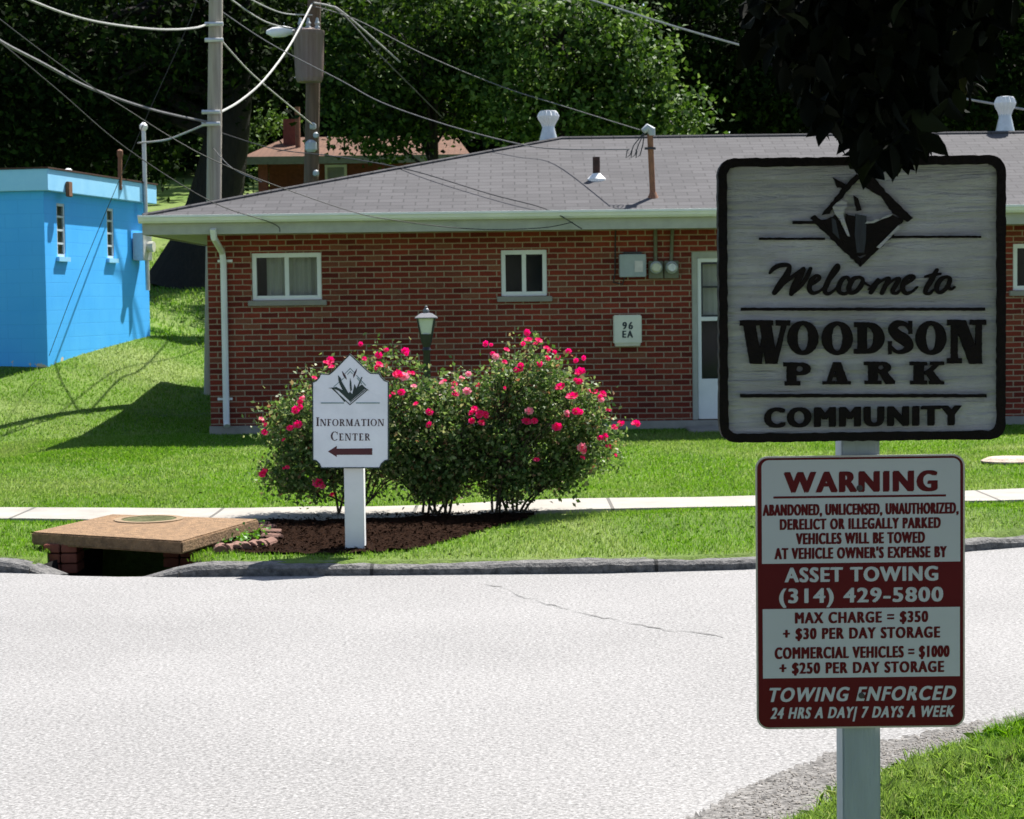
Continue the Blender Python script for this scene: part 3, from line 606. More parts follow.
# ------------------------------------------------------------------ lettering helpers
def text_into(mb, s, cx, cz, wid, hei, y0, y1, offset=.012, shear=0, space=1.0, ref='H', bold=0):
    """built-in font text, cap height hei and width wid, centred on (cx, cz), front at y0"""
    def mk(body):
        c = bpy.data.curves.new('glyphs', 'FONT'); c.body = body; c.size = 1; c.shear = shear; c.space_character = space
        c.resolution_u = 4; c.fill_mode = 'BOTH'; c.extrude = .5
        o = bpy.data.objects.new('glyphs', c); COL.objects.link(o); bpy.context.view_layer.update()
        dg = bpy.context.evaluated_depsgraph_get(); me = bpy.data.meshes.new_from_object(o.evaluated_get(dg))
        V = np.zeros(len(me.vertices)*3); me.vertices.foreach_get('co', V); V = V.reshape(-1, 3); fs = [tuple(p.vertices) for p in me.polygons]
        bpy.data.objects.remove(o); bpy.data.curves.remove(c); bpy.data.meshes.remove(me); return V, fs
    Vr, _ = mk(ref); V, fs = mk(s); zb, zt = Vr[:, 1].min(), Vr[:, 1].max(); x0, x1 = V[:, 0].min(), V[:, 0].max()
    sx = wid/(x1-x0); sz = hei/(zt-zb)
    n = 6 if bold else 1; bz = .05*hei if bold else 0; sz *= (1-.05 if bold else 1)
    for i in range(n):
        dx = bold*hei*(i/(n-1)-.5) if n > 1 else 0; dy = -.00003*((i*2) % 5+i//5)
        sxx = (wid-abs(bold)*hei)/(x1-x0)
        mb.add([(cx+dx+(v[0]-(x0+x1)/2)*sxx, (y0+dy) if v[2] > 0 else y1, cz+(v[1]-(zb+zt)/2)*sz+bz*((i % 2)-.5)) for v in V], fs)
def ell(cx, cy, rx, ry, a0=0, a1=360, n=28):
    return [(cx+rx*math.cos(R(a0+(a1-a0)*i/n)), cy+ry*math.sin(R(a0+(a1-a0)*i/n))) for i in range(n+(0 if a1-a0 >= 360 else 1))]
def rect(x0, y0, x1, y1): return [(x0, y0), (x1, y0), (x1, y1), (x0, y1)]
def stroke(pts, k=6, closed=False):
    """variable-width stroke -> outline polygons (one per short span)"""
    P = smooth_line([p if len(p) == 3 else (*p, 12) for p in pts], k); out = []
    T = np.gradient(P[:, :2], axis=0); T = unit(T); Nn = np.stack([-T[:, 1], T[:, 0]], -1)
    L_ = P[:, :2]+Nn*P[:, 2:3]/2; R_ = P[:, :2]-Nn*P[:, 2:3]/2
    return L_, R_, P
def pieces_into(mb, pieces, place, y0, y1, step=.00005, jag=0):
    for i, loops in enumerate(pieces):
        if loops and not isinstance(loops[0], list): loops = [loops]
        mb.prism([[place(*p) for p in l] for l in loops], y0-step*(i+1), y1)
def ribbon_into(mb, pts, place, y0, y1, ramp_=.0006, k=7):
    L_, R_, P = stroke(pts, k); n = len(P); vs = []
    for i in range(n):
        y = y0-ramp_*i/n
        a, b = place(*L_[i]), place(*R_[i]); vs += [(a[0], y, a[1]), (b[0], y, b[1]), (a[0], y1, a[1]), (b[0], y1, b[1])]
    fs = []
    for i in range(n-1):
        o = 4*i; fs += [(o, o+1, o+5, o+4), (o+2, o, o+4, o+6), (o+1, o+3, o+7, o+5)]
    fs += [(0, 2, 3, 1), (4*n-4, 4*n-3, 4*n-1, 4*n-2)]
    mb.add(vs, fs)
    for q in (0, n-1):   # rounded ends
        c = P[q]; mb.prism([[place(*p) for p in ell(c[0], c[1], c[2]/2, c[2]/2, n=12)]], y0-ramp_*(1.1 if q else -.05), y1)
def rrect(x0, z0, x1, z1, r, n=7):
    out = []
    for cx, cz, a in ((x1-r, z1-r, 0), (x0+r, z1-r, 90), (x0+r, z0+r, 180), (x1-r, z0+r, 270)):
        out += [(cx+r*math.cos(R(a+90*i/n)), cz+r*math.sin(R(a+90*i/n))) for i in range(n+1)]
    return out

# ------------------------------------------------------------------ post and the two near signs
YS = 4.36; MM = YS/F
def SP(ox, oy, sc):
    def f(x, y):
        p = U(ox+x/sc, oy+y/sc, YS); return (p.x, p.z)
    return f
pc = U(864, 640, YS)
post = thing('sign_post', 'grey painted square wooden post holding the welcome and warning boards', 'post', (pc.x, YS+.08, 0))
mb = MB(); mb.box(pc.x-.042, pc.x+.042, YS+.034, YS+.123, -.3, U(861, 170, YS).z); o = mb.build('post_shaft', M['postgrey'], post, bevel=.004)
f6 = SP(700, 140, 2.642); f2 = SP(735, 310, 3.938); f1 = SP(760, 255, 4.876); fe = SP(800, 160, 7.446)
a = f6(52, 803); b = f6(807, 36); wx0, wz0, wx1, wz1 = a[0], a[1]+.003, b[0], b[1]-.003
ws = thing('welcome_sign', 'square weathered white carved wooden welcome board with black rim', 'sign', ((wx0+wx1)/2, YS, wz0))
mb = MB(); mb.prism([rrect(wx0+.004, wz0+.004, wx1-.004, wz1-.004, .032)], YS+.004, YS+.033); mb.build('board', M['carved'], ws)
def wob(pts, amp=.0012): return [(p[0]+random.uniform(-amp, amp), p[1]+random.uniform(-amp, amp)) for p in pts]
def dens(l, st=.012):
    out = []
    for i in range(len(l)):
        p, q = l[i], l[(i+1) % len(l)]; d = math.hypot(q[0]-p[0], q[1]-p[1]); k = max(1, int(d/st)); out += [(p[0]+(q[0]-p[0])*t/k, p[1]+(q[1]-p[1])*t/k) for t in range(k)]
    return out
mb = MB(); mb.prism([wob(dens(rrect(wx0, wz0, wx1, wz1, .034)), .001), wob(dens(rrect(wx0+.019, wz0+.019, wx1-.019, wz1-.019, .019)), .0012)], YS-.006, YS+.032)
mb.build('rim', M['blackpaint'], ws, bevel=.002)
DEP = YS-.0045; BK = YS+.006
mb = MB()
gl = [
 # W
 rect(18, 40, 88, 62), [(30, 50), (80, 50), (106, 212), (58, 212)], [(86, 212), (104, 212), (126, 80), (112, 62)], [(96, 50), (142, 50), (168, 212), (120, 212)], rect(86, 40, 150, 60), [(146, 212), (166, 212), (203, 58), (182, 58)], rect(160, 40, 217, 62),
 [ell(267, 110, 62, 68), ell(267, 110, 21, 50)], [ell(402, 111, 62, 67), ell(402, 111, 21, 50)],
 [[(468, 48), (525, 48)]+ell(525, 110, 63, 62, -88, 88, 18)+[(525, 172), (468, 172), (468, 153), (482, 153), (482, 67), (468, 67)], ell(519, 110, 26, 43, -90, 90, 14)],
 [ell(771, 110, 61, 68), ell(771, 110, 20, 50)],
 rect(683, 42, 697, 95), rect(603, 122, 616, 175),
 rect(835, 190, 892, 210), rect(850, 42, 876, 205), rect(835, 38, 890, 60), [(858, 40), (908, 40), (973, 212), (922, 212)], rect(947, 42, 971, 211), rect(925, 38, 988, 59),
 rect(203, 208, 241, 292), rect(190, 206, 236, 222), rect(195, 281, 257, 297), [[(236, 206.5), (260, 206.5)]+ell(260, 232, 38, 26, -88, 88, 14)+[(260, 257.5), (236, 257.5)], ell(254, 232, 13, 11, n=14)],
 [(386, 205), (416, 205), (446, 286), (404, 286)], [(386, 206), (399, 218), (377, 286), (359, 286)], rect(372, 251, 418, 264), rect(345, 280, 392, 293), rect(396, 280, 455, 293),
 rect(524, 204, 561, 290), rect(508, 203, 556, 218), rect(510, 278, 576, 292), [[(556, 203.5), (580, 203.5)]+ell(580, 226, 34, 23, -88, 88, 14)+[(580, 248.5), (556, 248.5)], ell(574, 226, 12, 9, n=14)], [(566, 246), (598, 243), (629, 280), (627, 292), (592, 292)],
 rect(703, 204, 743, 290), rect(688, 203, 755, 218), rect(690, 278, 755, 293), [(742, 252), (786, 210), (806, 212), (762, 258)], rect(768, 203, 822, 217), [(744, 242), (772, 232), (816, 286), (776, 286)], rect(764, 279, 822, 293),
]
pieces_into(mb, [[wob(dens(l, 7), .9) for l in (g if isinstance(g[0], list) else [g])] for g in gl], f2, DEP, BK)
ribbon_into(mb, [(690, 80, 14), (672, 57, 17), (640, 53, 26), (621, 74, 36), (640, 100, 44), (668, 118, 46), (684, 142, 36), (665, 162, 20), (635, 164, 15), (610, 142, 13)], f2, DEP, BK)
mb.build('park_lettering', M['blackpaint'], ws)
mb = MB(); c = f2(503, 419.5)
text_into(mb, 'COMMUNITY', c[0], c[1], 780/3.938*MM, 78/3.938*MM, DEP, BK, space=1.24, bold=.21)
mb.build('community_lettering', M['blackpaint'], ws)
mb = MB()
for st in ([(48, 88, 10), (66, 66, 18), (100, 50, 19), (142, 54, 16), (128, 100, 26), (98, 145, 28), (70, 184, 20)], [(72, 180, 12), (112, 142, 13), (160, 104, 15), (212, 66, 14)],
           [(210, 70, 20), (188, 115, 27), (164, 158, 26), (152, 190, 18)], [(154, 188, 14), (192, 158, 14), (226, 112, 17), (246, 66, 14)],
           [(236, 152, 8), (268, 134, 12), (290, 112, 14), (274, 100, 12), (250, 125, 19), (240, 165, 19), (258, 186, 16), (290, 176, 10), (320, 150, 8)],
           [(318, 152, 8), (360, 100, 10), (384, 62, 12), (374, 48, 10), (350, 90, 19), (326, 140, 21), (315, 175, 17), (330, 190, 14), (356, 176, 10), (378, 154, 8)],
           [(436, 126, 14), (424, 108, 13), (400, 120, 17), (383, 155, 20), (388, 182, 16), (415, 189, 14), (440, 172, 10)],
           [(486, 108, 12), (456, 116, 18), (434, 155, 20), (440, 184, 16), (468, 178, 16), (494, 146, 18), (500, 118, 14), (480, 106, 10)], [(500, 125, 8), (515, 140, 8), (532, 150, 8)],
           [(530, 168, 8), (578, 118, 13), (560, 152, 18), (540, 183, 17)], [(545, 170, 8), (592, 126, 9), (628, 114, 15), (610, 152, 18), (594, 185, 17)], [(600, 170, 8), (646, 124, 9), (678, 116, 15), (656, 155, 18), (645, 180, 15), (664, 187, 12), (692, 165, 8)],
           [(690, 152, 8), (728, 130, 12), (750, 108, 14), (730, 101, 12), (705, 125, 19), (695, 165, 19), (714, 187, 16), (744, 176, 10), (766, 156, 8)],
           [(862, 72, 14), (836, 120, 21), (812, 160, 19), (805, 183, 15), (825, 188, 12), (850, 166, 8)], [(806, 106, 10), (840, 98, 15), (878, 92, 10)],
           [(912, 106, 12), (884, 116, 17), (862, 152, 19), (868, 181, 15), (892, 176, 15), (918, 146, 16), (926, 116, 14), (908, 104, 10)], [(926, 112, 12), (918, 150, 14), (930, 168, 10), (948, 156, 8)]):
    ribbon_into(mb, [(q[0], q[1], q[2]*1.22) for q in st], f1, DEP, BK)
mb.build('script_lettering', M['blackpaint'], ws)
mb = MB()
for l in (rect(155, 258, 330, 264), rect(508, 253, 742, 259), rect(245, 214, 305, 222), rect(108, 443, 752, 451), rect(106, 671, 756, 680)):
    mb.prism([[f6(*p) for p in wob(dens(l, 9), .7)]], DEP, BK)
mb.build('rule_line', M['blackpaint'], ws)
em = [[(70, 430), (110, 410), (160, 450), (450, 735), (445, 795)], [(445, 795), (450, 740), (660, 560), (700, 560)], [(160, 410), (330, 190), (420, 100), (450, 130), (370, 210), (215, 400)], [(475, 100), (560, 140), (640, 240), (760, 360), (840, 430), (800, 460), (690, 400), (600, 270), (520, 220), (470, 190)],
      [(245, 130), (330, 180), (350, 205), (280, 210)],
      [(150, 452), (205, 442), (262, 402), (352, 566), (338, 402), (402, 420), (480, 470), (545, 465), (620, 430), (690, 408), (772, 452), (640, 580), (500, 705), (440, 722)], [(392, 268), (424, 282), (456, 372), (424, 378)]]
mb = MB(); pieces_into(mb, [wob(dens(l, 22), 5) for l in em], fe, DEP, BK, .0002); mb.build('emblem', M['blackpaint'], ws)
mb = MB(); pieces_into(mb, [[(412, 402), (492, 418), (486, 600), (474, 690), (420, 690), (404, 560)], [(232, 430), (262, 450), (290, 590), (240, 540)]], fe, DEP-.0016, BK, .0002); mb.build('emblem_water', M['slate'], ws)
mb = MB(); pieces_into(mb, [[(238, 352), (270, 318), (310, 300), (344, 318), (348, 344), (326, 376), (320, 402), (326, 440), (346, 500), (368, 572), (350, 566), (318, 500), (290, 440), (262, 410)], [(478, 474), (500, 452), (520, 462), (560, 440), (590, 446), (640, 412), (690, 404), (660, 424), (610, 440), (545, 470)], [(590, 660), (742, 500), (730, 486), (566, 650)]], fe, DEP-.0022, BK, .0002); mb.build('emblem_reed', M['carved'], ws)
# warning sign
YW = YS+.024
f7 = lambda x, y: (lambda p: (p.x, p.z))(U(740+x/2.729, 440+y/2.729, YW))
def px7(x): return x/2.729*YW/F
a = f7(46, 790); b = f7(614, 38); ox0, oz0, ox1, oz1 = a[0], a[1], b[0], b[1]
wn = thing('warning_sign', 'portrait red and white metal towing warning sign below the welcome board', 'sign', ((ox0+ox1)/2, YW, oz0))
mb = MB(); mb.prism([rrect(ox0, oz0, ox1, oz1, px7(34))], YW+.001, YW+.0035); mb.build('panel', M['alu'], wn)
mb = MB(); mb.prism([rrect(ox0+px7(5), oz0+px7(5), ox1-px7(5), oz1-px7(5), px7(29))], YW, YW+.002); mb.build('red_field', M['sheetred'], wn)
def bx7(x0, y0, x1, y1):
    c_ = f7((x0+x1)/2, (y0+y1)/2); hw, hh_ = px7(x1-x0)/2, px7(y1-y0)/2; return c_[0]-hw, c_[1]-hh_, c_[0]+hw, c_[1]+hh_
mb = MB(); x0, z0, x1, z1 = bx7(58, 51, 602, 336); rr_ = px7(20)
mb.prism([[(x0, z0), (x1, z0)]+[(x1-rr_+rr_*math.cos(R(t)), z1-rr_+rr_*math.sin(R(t))) for t in range(0, 91, 15)]+[(x0+rr_-rr_*math.cos(R(t)), z1-rr_+rr_*math.sin(R(t))) for t in range(90, -1, -15)]], YW-.0004, YW+.001)
mb.build('upper_white_field', M['sheet'], wn)
mb = MB(); x0, z0, x1, z1 = bx7(60, 457, 602, 649); mb.prism([rect(x0, z0, x1, z1)], YW-.0004, YW+.001); mb.build('lower_white_field', M['sheet'], wn)
def wt(name, s, x0, y0, x1, y1, m, bold=.08, shear=0, space=1.0, yy=YW-.0008):
    mbx = MB(); c_ = f7((x0+x1)/2, (y0+y1)/2); text_into(mbx, s, c_[0], c_[1], px7(x1-x0), px7(y1-y0), yy, YW+.0005, .010, shear, space, bold=bold)
    mbx.build(name, m, wn)
SR, SW = M['sheetred'], M['sheet']
wt('heading_lettering', 'WARNING', 118, 85, 540, 142, SR, .19, 0, 1.2)
mb = MB(); x0, z0, x1, z1 = bx7(90, 151, 563, 157); mb.prism([rect(x0, z0, x1, z1)], YW-.0008, YW+.0005); mb.build('heading_rule', SR, wn)
wt('notice_lettering', 'ABANDONED, UNLICENSED, UNAUTHORIZED,', 60, 173, 598, 204, SR, .155, 0, 1.22)
wt('notice_lettering', 'DERELICT OR ILLEGALLY PARKED', 107, 213, 549, 243, SR, .155, 0, 1.22)
wt('notice_lettering', 'VEHICLES WILL BE TOWED', 151, 252, 506, 283, SR, .155, 0, 1.22)
wt('notice_lettering', "AT VEHICLE OWNER'S EXPENSE BY", 92, 292, 566, 323, SR, .155, 0, 1.22)
wt('company_lettering', 'ASSET TOWING', 120, 346, 542, 386, SW, .13, 0, 1.16, YW-.0005)
wt('phone_lettering', '(314) 429-5800', 105, 403, 556, 443, SW, .13, 0, 1.16, YW-.0005)
wt('charge_lettering', 'MAX CHARGE = $350', 148, 468, 515, 499, SR, .155, 0, 1.22)
wt('charge_lettering', '+ $30 PER DAY STORAGE', 115, 511, 548, 542, SR, .155, 0, 1.22)
wt('charge_lettering', 'COMMERCIAL VEHICLES = $1000', 92, 563, 574, 595, SR, .155, 0, 1.22)
wt('charge_lettering', '+ $250 PER DAY STORAGE', 105, 605, 559, 636, SR, .155, 0, 1.22)
wt('enforced_lettering', 'TOWING ENFORCED', 78, 673, 592, 712, SW, .11, .28, 1.2, YW-.0005)
wt('hours_lettering', '24 HRS A DAY| 7 DAYS A WEEK', 80, 727, 588, 758, SW, .11, .28, 1.2, YW-.0005)
for q in ((326, 131), (331, 697)):
    c_ = f7(*q); mb = MB(); mb.tube([(c_[0], YW-.0045, c_[1]), (c_[0], YW+.012, c_[1])], .0042, 6); mb.tube([(c_[0], YW-.002, c_[1]), (c_[0], YW, c_[1])], .0068, 16); mb.build('bolt', M['steel'], wn)

# ------------------------------------------------------------------ information sign
YI = G(353, 550, .08).y; MI = YI/F
fi3 = lambda x, y: (lambda p: (p.x, p.z))(U(310+x/12.488, 350+y/12.488, YI-.07))
fi4 = lambda x, y: (lambda p: (p.x, p.z))(U(310+x/12.488, 405+y/12.488, YI-.07))
ip = U(355, 520, YI)
info = thing('information_sign', 'white shaped information sign with left arrow in front of the roses', 'sign', (ip.x, YI, .06))
pw = .5*19.5*MI
mb = MB(); mb.box(ip.x-pw, ip.x+pw, YI-.045, YI+.095, -.1, U(352, 380, YI).z); mb.build('post', M['white'], info, bevel=.005)
def arc3(cx, cy, r, a0, a1, n=6): return [(cx+r*math.cos(R(a0+(a1-a0)*i/n)), cy+r*math.sin(R(a0+(a1-a0)*i/n))) for i in range(n+1)]
# outline in the upper-panel zoom pixels (y down); lower panel is 55 px = 686.8 units further down
D = 686.8
out = [(497, 45), (720, 255), (760, 285), (868, 290)] + [(890, 330), (930, 375), (985, 395)] + [(985, D+690)] + [(940, D+700), (895, D+740), (875, D+790)] + [(135, D+790)] + [(115, D+740), (75, D+700), (30, D+690)] + [(26, 400), (75, 380), (110, 340), (128, 292), (240, 298), (285, 262)]
def inset(P, d):
    n = len(P); r = []
    ar = sum(P[i][0]*P[(i+1) % n][1]-P[(i+1) % n][0]*P[i][1] for i in range(n)); sg = 1 if ar > 0 else -1
    for i in range(n):
        a, b, c = Vector(P[i-1]), Vector(P[i]), Vector(P[(i+1) % n]); e1 = (b-a).normalized(); e2 = (c-b).normalized()
        n1 = Vector((-e1.y, e1.x))*sg; n2 = Vector((-e2.y, e2.x))*sg; bis = (n1+n2); bis = bis/max(.5, bis.length**2/2)
        r.append((b.x+bis.x*d, b.y+bis.y*d))
    return r
mb = MB(); mb.prism([[fi3(*p) for p in inset(out, 2)]], YI-.072, YI-.047); mb.build('board', M['signwhite'], info)
mb = MB(); mb.prism([[fi3(*p) for p in out], [fi3(*p) for p in inset(out, 13)]], YI-.075, YI-.046); mb.build('edge_trim', M['darkgreen'], info)
yf, yb = YI-.0735, YI-.070
dia_o = [(268, 478), (500, 682), (722, 490), (500, 228)]; S0 = [(500, 690), (262, 478), (290, 478), (500, 662)]
pcs = [[(288, 484), (300, 480), (442, 640), (432, 650)], [(262, 478), (276, 474), (420, 660), (406, 662)][0:0] or [(270, 482), (282, 476), (500, 676), (500, 690)],
       [(500, 690), (500, 676), (716, 490), (728, 496)], [(500, 660), (500, 648), (690, 488), (700, 494)],
       [(228, 476), (330, 462), (400, 498), (420, 490), (480, 545), (500, 520), (528, 552), (556, 425), (580, 478), (604, 462), (648, 430), (690, 470), (742, 506), (684, 486), (500, 642), (360, 510), (300, 482)],
       [(350, 315), (384, 352), (400, 400), (494, 560), (440, 560), (372, 430), (356, 380)], [(645, 335), (655, 340), (600, 480), (580, 480)], [(500, 350), (516, 400), (524, 500), (505, 520), (496, 440)]]
mb = MB(); pieces_into(mb, pcs, fi3, yf, yb, .0002); mb.build('emblem_reed', M['darkgreen'], info)
mb = MB(); pieces_into(mb, [[(300, 462), (294, 456), (440, 330), (446, 336)], [(440, 300), (434, 294), (500, 226), (506, 234)], [(500, 232), (500, 222), (556, 280), (548, 284)], [(576, 318), (582, 312), (700, 440), (692, 446)], [(470, 310), (464, 304), (500, 264), (506, 272)], [(500, 270), (504, 262), (536, 296), (530, 300)], [(584, 350), (592, 346), (650, 420), (640, 424)],
                        rect(135, 656, 425, 668), rect(575, 656, 870, 668)], fi3, yf, yb, .0002); mb.build('emblem_marking', M['teal'], info)
for q in ([(398, 262), (412, 272), (445, 318), (462, 372), (440, 356), (414, 318)], [(588, 228), (582, 268), (560, 322), (542, 352), (540, 312), (560, 270)]):
    mb = MB(); pieces_into(mb, [q], fi3, yf, yb, .0002); mb.build('emblem_cattail', M['darktext'], info)
mb = MB(); mb.prism([[fi4(*p) for p in [(225, 580), (335, 510), (335, 545), (778, 540), (778, 622), (335, 622), (335, 650)]]], yf, yb); mb.build('arrow', M['maroon'], info)
def glyph(c):
    t, h, s = .20, .075, .07   # thick, thin, serif height
    sr = lambda x0, x1, y: rect(x0, y, x1, y+s)
    if c == 'I': return .34, [rect(.07, .03, .07+t, .97), sr(0, .34, 0), sr(0, .34, 1-s)]
    if c == 'N': return .92, [rect(.10, .02, .10+h, .98), rect(.76, .02, .76+h, .98), [(.10, 1), (.32, 1), (.835, 0), (.66, 0)], sr(0, .28, 0), sr(0, .2, 1-s), sr(.64, .92, 1-s)]
    if c == 'F': return .60, [rect(.08, .02, .08+t, .98), sr(0, .38, 0), rect(0, .92, .58, 1), rect(.52, .78, .58, .95), rect(.2, .47, .48, .54)]
    if c == 'E': return .64, [rect(.08, .02, .08+t, .98), rect(0, 0, .62, .075), rect(0, .925, .6, 1), rect(.54, .78, .6, .95), rect(.2, .47, .48, .54), rect(.56, .03, .62, .22)]
    if c == 'O': return .92, [[ell(.46, .5, .46, .52), ell(.46, .5, .27, .46)]]
    if c == 'C': return .84, [[ell(.48, .5, .46, .52, 42, 318, 24)+list(reversed(ell(.50, .5, .28, .46, 48, 312, 24)))], rect(.76, .66, .82, .98)]
    if c == 'R': return .80, [rect(.08, .02, .08+t, .98), sr(0, .38, 0), sr(0, .2, 1-s), [ell(.36, .74, .30, .26), ell(.34, .74, .14, .19)], [(.30, .5), (.5, .5), (.80, .0), (.60, .0)]]
    if c == 'M': return 1.05, [rect(.10, .02, .10+h, .98), rect(.76, .02, .76+t, .98), [(.08, 1), (.28, 1), (.60, .1), (.50, .0)], [(.78, 1), (.86, 1), (.58, .0), (.50, .0)], sr(0, .26, 0), sr(.68, 1.05, 0), sr(0, .22, 1-s), sr(.8, 1.05, 1-s)]
    if c == 'A': return .92, [[(.40, 1), (.54, 1), (.86, .02), (.65, .02)], [(.40, .96), (.47, .92), (.19, .02), (.11, .02)], rect(.25, .30, .66, .37), sr(0, .3, 0), sr(.56, .92, 0)]
    if c == 'T': return .76, [rect(.28, .02, .28+t, .98), sr(.18, .58, 0), rect(0, .92, .76, 1), rect(0, .76, .06, .95), rect(.7, .76, .76, .95)]
def roman_into(mb, s, x0, x1, ybase, big, small, f, gap=.14):
    tot = sum(glyph(c)[0]*(big if i == 0 else small) for i, c in enumerate(s)); nat = tot+gap*small*(len(s)-1); k = (x1-x0)/nat; x = x0
    for i, c in enumerate(s):
        hh_ = big if i == 0 else small; wd, ps = glyph(c)
        pieces_into(mb, ps, lambda u, v: f(x+u*hh_*k, ybase-v*hh_), yf, yb, .00015); x += (wd*hh_+gap*small)*k
mb = MB(); roman_into(mb, 'INFORMATION', 78, 925, 262, 108, 86, fi4); mb.build('information_lettering', M['darktext'], info)
mb = MB(); roman_into(mb, 'CENTER', 258, 752, 443, 110, 88, fi4, .2); mb.build('center_lettering', M['darktext'], info)

# ------------------------------------------------------------------ brick house
YH = 24.4
def hx(px, py): return U(px, py, YH)
hx0 = hx(209, 330).x; zb = hx(450, 423).z; zt = 2.52; hx1 = 10.0; hy1 = 30.0
house = thing('brick_house', 'long single storey red brick house with grey shingled hip roof', 'house', (hx0, YH, .05))
def opn(x0, y0, x1, y1): a, b = hx((x0+x1)/2, (y0+y1)/2), YH/F; return [a.x-(x1-x0)/2*b, a.x+(x1-x0)/2*b, a.z-(y1-y0)/2*b, a.z+(y1-y0)/2*b]
ops = [opn(252, 253, 321.5, 300), opn(501, 250, 547, 296), opn(1013, 243.5, 1066, 290), opn(692, 251.5, 768, 419)]
ops[3][2] = zb
xs_ = sorted({hx0, hx1, *[o[0] for o in ops], *[o[1] for o in ops]}); zs_ = sorted({zb, zt, *[o[2] for o in ops], *[o[3] for o in ops]})
mb = MB()
for xa_, xb_ in zip(xs_[:-1], xs_[1:]):
    for za_, zb_ in zip(zs_[:-1], zs_[1:]):
        cx_, cz_ = (xa_+xb_)/2, (za_+zb_)/2
        if any(o[0] < cx_ < o[1] and o[2] < cz_ < o[3] for o in ops): continue
        mb.quad((xa_, YH, za_), (xb_, YH, za_), (xb_, YH, zb_), (xa_, YH, zb_))
for o in ops:
    mb.quad((o[0], YH, o[2]), (o[0], YH, o[3]), (o[0], YH+.1, o[3]), (o[0], YH+.1, o[2])); mb.quad((o[1], YH, o[2]), (o[1], YH+.1, o[2]), (o[1], YH+.1, o[3]), (o[1], YH, o[3]))
    mb.quad((o[0], YH, o[3]), (o[1], YH, o[3]), (o[1], YH+.1, o[3]), (o[0], YH+.1, o[3])); mb.quad((o[0], YH, o[2]), (o[0], YH+.1, o[2]), (o[1], YH+.1, o[2]), (o[1], YH, o[2]))
mb.quad((hx0, hy1, zb), (hx0, YH, zb), (hx0, YH, zt), (hx0, hy1, zt)); mb.quad((hx1, YH, zb), (hx1, hy1, zb), (hx1, hy1, zt), (hx1, YH, zt)); mb.quad((hx1, hy1, zb), (hx0, hy1, zb), (hx0, hy1, zt), (hx1, hy1, zt))
wl = mb.build('wall', M['brick'], house)
mb = MB(); mb.box(hx0-.015, hx1+.015, YH-.02, hy1, -.4, zb-.003); mb.build('foundation', M['concrete'], house)
mb = MB(); mb.box(hx0+.01, hx1-.01, YH+.55, YH+.6, zb, zt); mb.build('dark_room_backing', M['room'], house)  # dark sheet behind the panes, its colour stands for the unlit interior
for i, o in enumerate(ops[:3]):
    mb = MB(); t = .055; y0, y1 = YH+.012, YH+.075
    mb.box(o[0]+.002, o[0]+t, y0, y1, o[2]+.002, o[3]-.002); mb.box(o[1]-t, o[1]-.002, y0, y1, o[2]+.002, o[3]-.002); mb.box(o[0]+t, o[1]-t, y0, y1, o[2]+.002, o[2]+t); mb.box(o[0]+t, o[1]-t, y0, y1, o[3]-t, o[3]-.002)
    m_ = (o[0]+o[1])/2; mb.box(m_-.026, m_+.026, y0+.005, y1, o[2]+t, o[3]-t)
    wf = mb.build('window', M['white'], house, bevel=.004)
    mb = MB(); mb.box(o[0]+t, m_-.026, YH+.045, YH+.05, o[2]+t, o[3]-t); mb.box(m_+.026, o[1]-t, YH+.052, YH+.057, o[2]+t, o[3]-t); mb.build('pane', M['glass'], wf)
    mb = MB(); xa_, xb_ = ((m_-.26, o[1]-.05) if i == 0 else (o[0]-.05+.04, m_-.36+.2) if i == 1 else (m_, o[1]))
    k = 14; 
    for j in range(k):
        u0, u1 = xa_+(xb_-xa_)*j/k, xa_+(xb_-xa_)*(j+1)/k; d0, d1 = .03*(j % 2), .03*((j+1) % 2)
        mb.quad((u0, YH+.16+d0, o[2]), (u1, YH+.16+d1, o[2]), (u1, YH+.16+d1, o[3]), (u0, YH+.16+d0, o[3]))
    if i != 1: mb.build('curtain', M['curtain'], wf)
    mb = MB(); mb.box(o[0]-.05, o[1]+.06, YH-.05, YH+.011, o[2]-.068, o[2]-.003); mb.build('sill', M['concrete'], wf, bevel=.006)
o = ops[3]; mb = MB(); t = .07
mb.box(o[0]+.002, o[0]+t, YH+.01, YH+.09, o[2]+.002, o[3]-.002); mb.box(o[1]-t, o[1]-.002, YH+.01, YH+.09, o[2]+.002, o[3]-.002); mb.box(o[0]+t, o[1]-t, YH+.01, YH+.09, o[3]-.08, o[3]-.002)
dr = mb.build('door', M['cream'], house, bevel=.004)
a_, b_ = o[0]+t+.003, o[1]-t-.003; st = .045; zt_ = o[3]-.083; zmid = hx(700, 319).z; zlow = hx(700, 379).z
mb = MB(); y0, y1 = YH+.03, YH+.065
mb.box(a_, a_+st, y0, y1, o[2]+.01, zt_); mb.box(b_-st, b_, y0, y1, o[2]+.01, zt_); mb.box(a_+st, b_-st, y0, y1, zt_-.045, zt_); mb.box(a_+st, b_-st, y0, y1, zmid-.025, zmid+.025); mb.box(a_+st, b_-st, y0, y1, o[2]+.01, zlow)
mb.build('storm_door_leaf', M['white'], dr, bevel=.004)
mb = MB(); mb.box(a_+st, b_-st, y0+.015, y0+.02, zlow, zmid-.025); mb.box(a_+st, b_-st, y0+.015, y0+.02, zmid+.025, zt_-.045); mb.build('pane', M['glass'], dr)
zmm = hx(700, 287).z
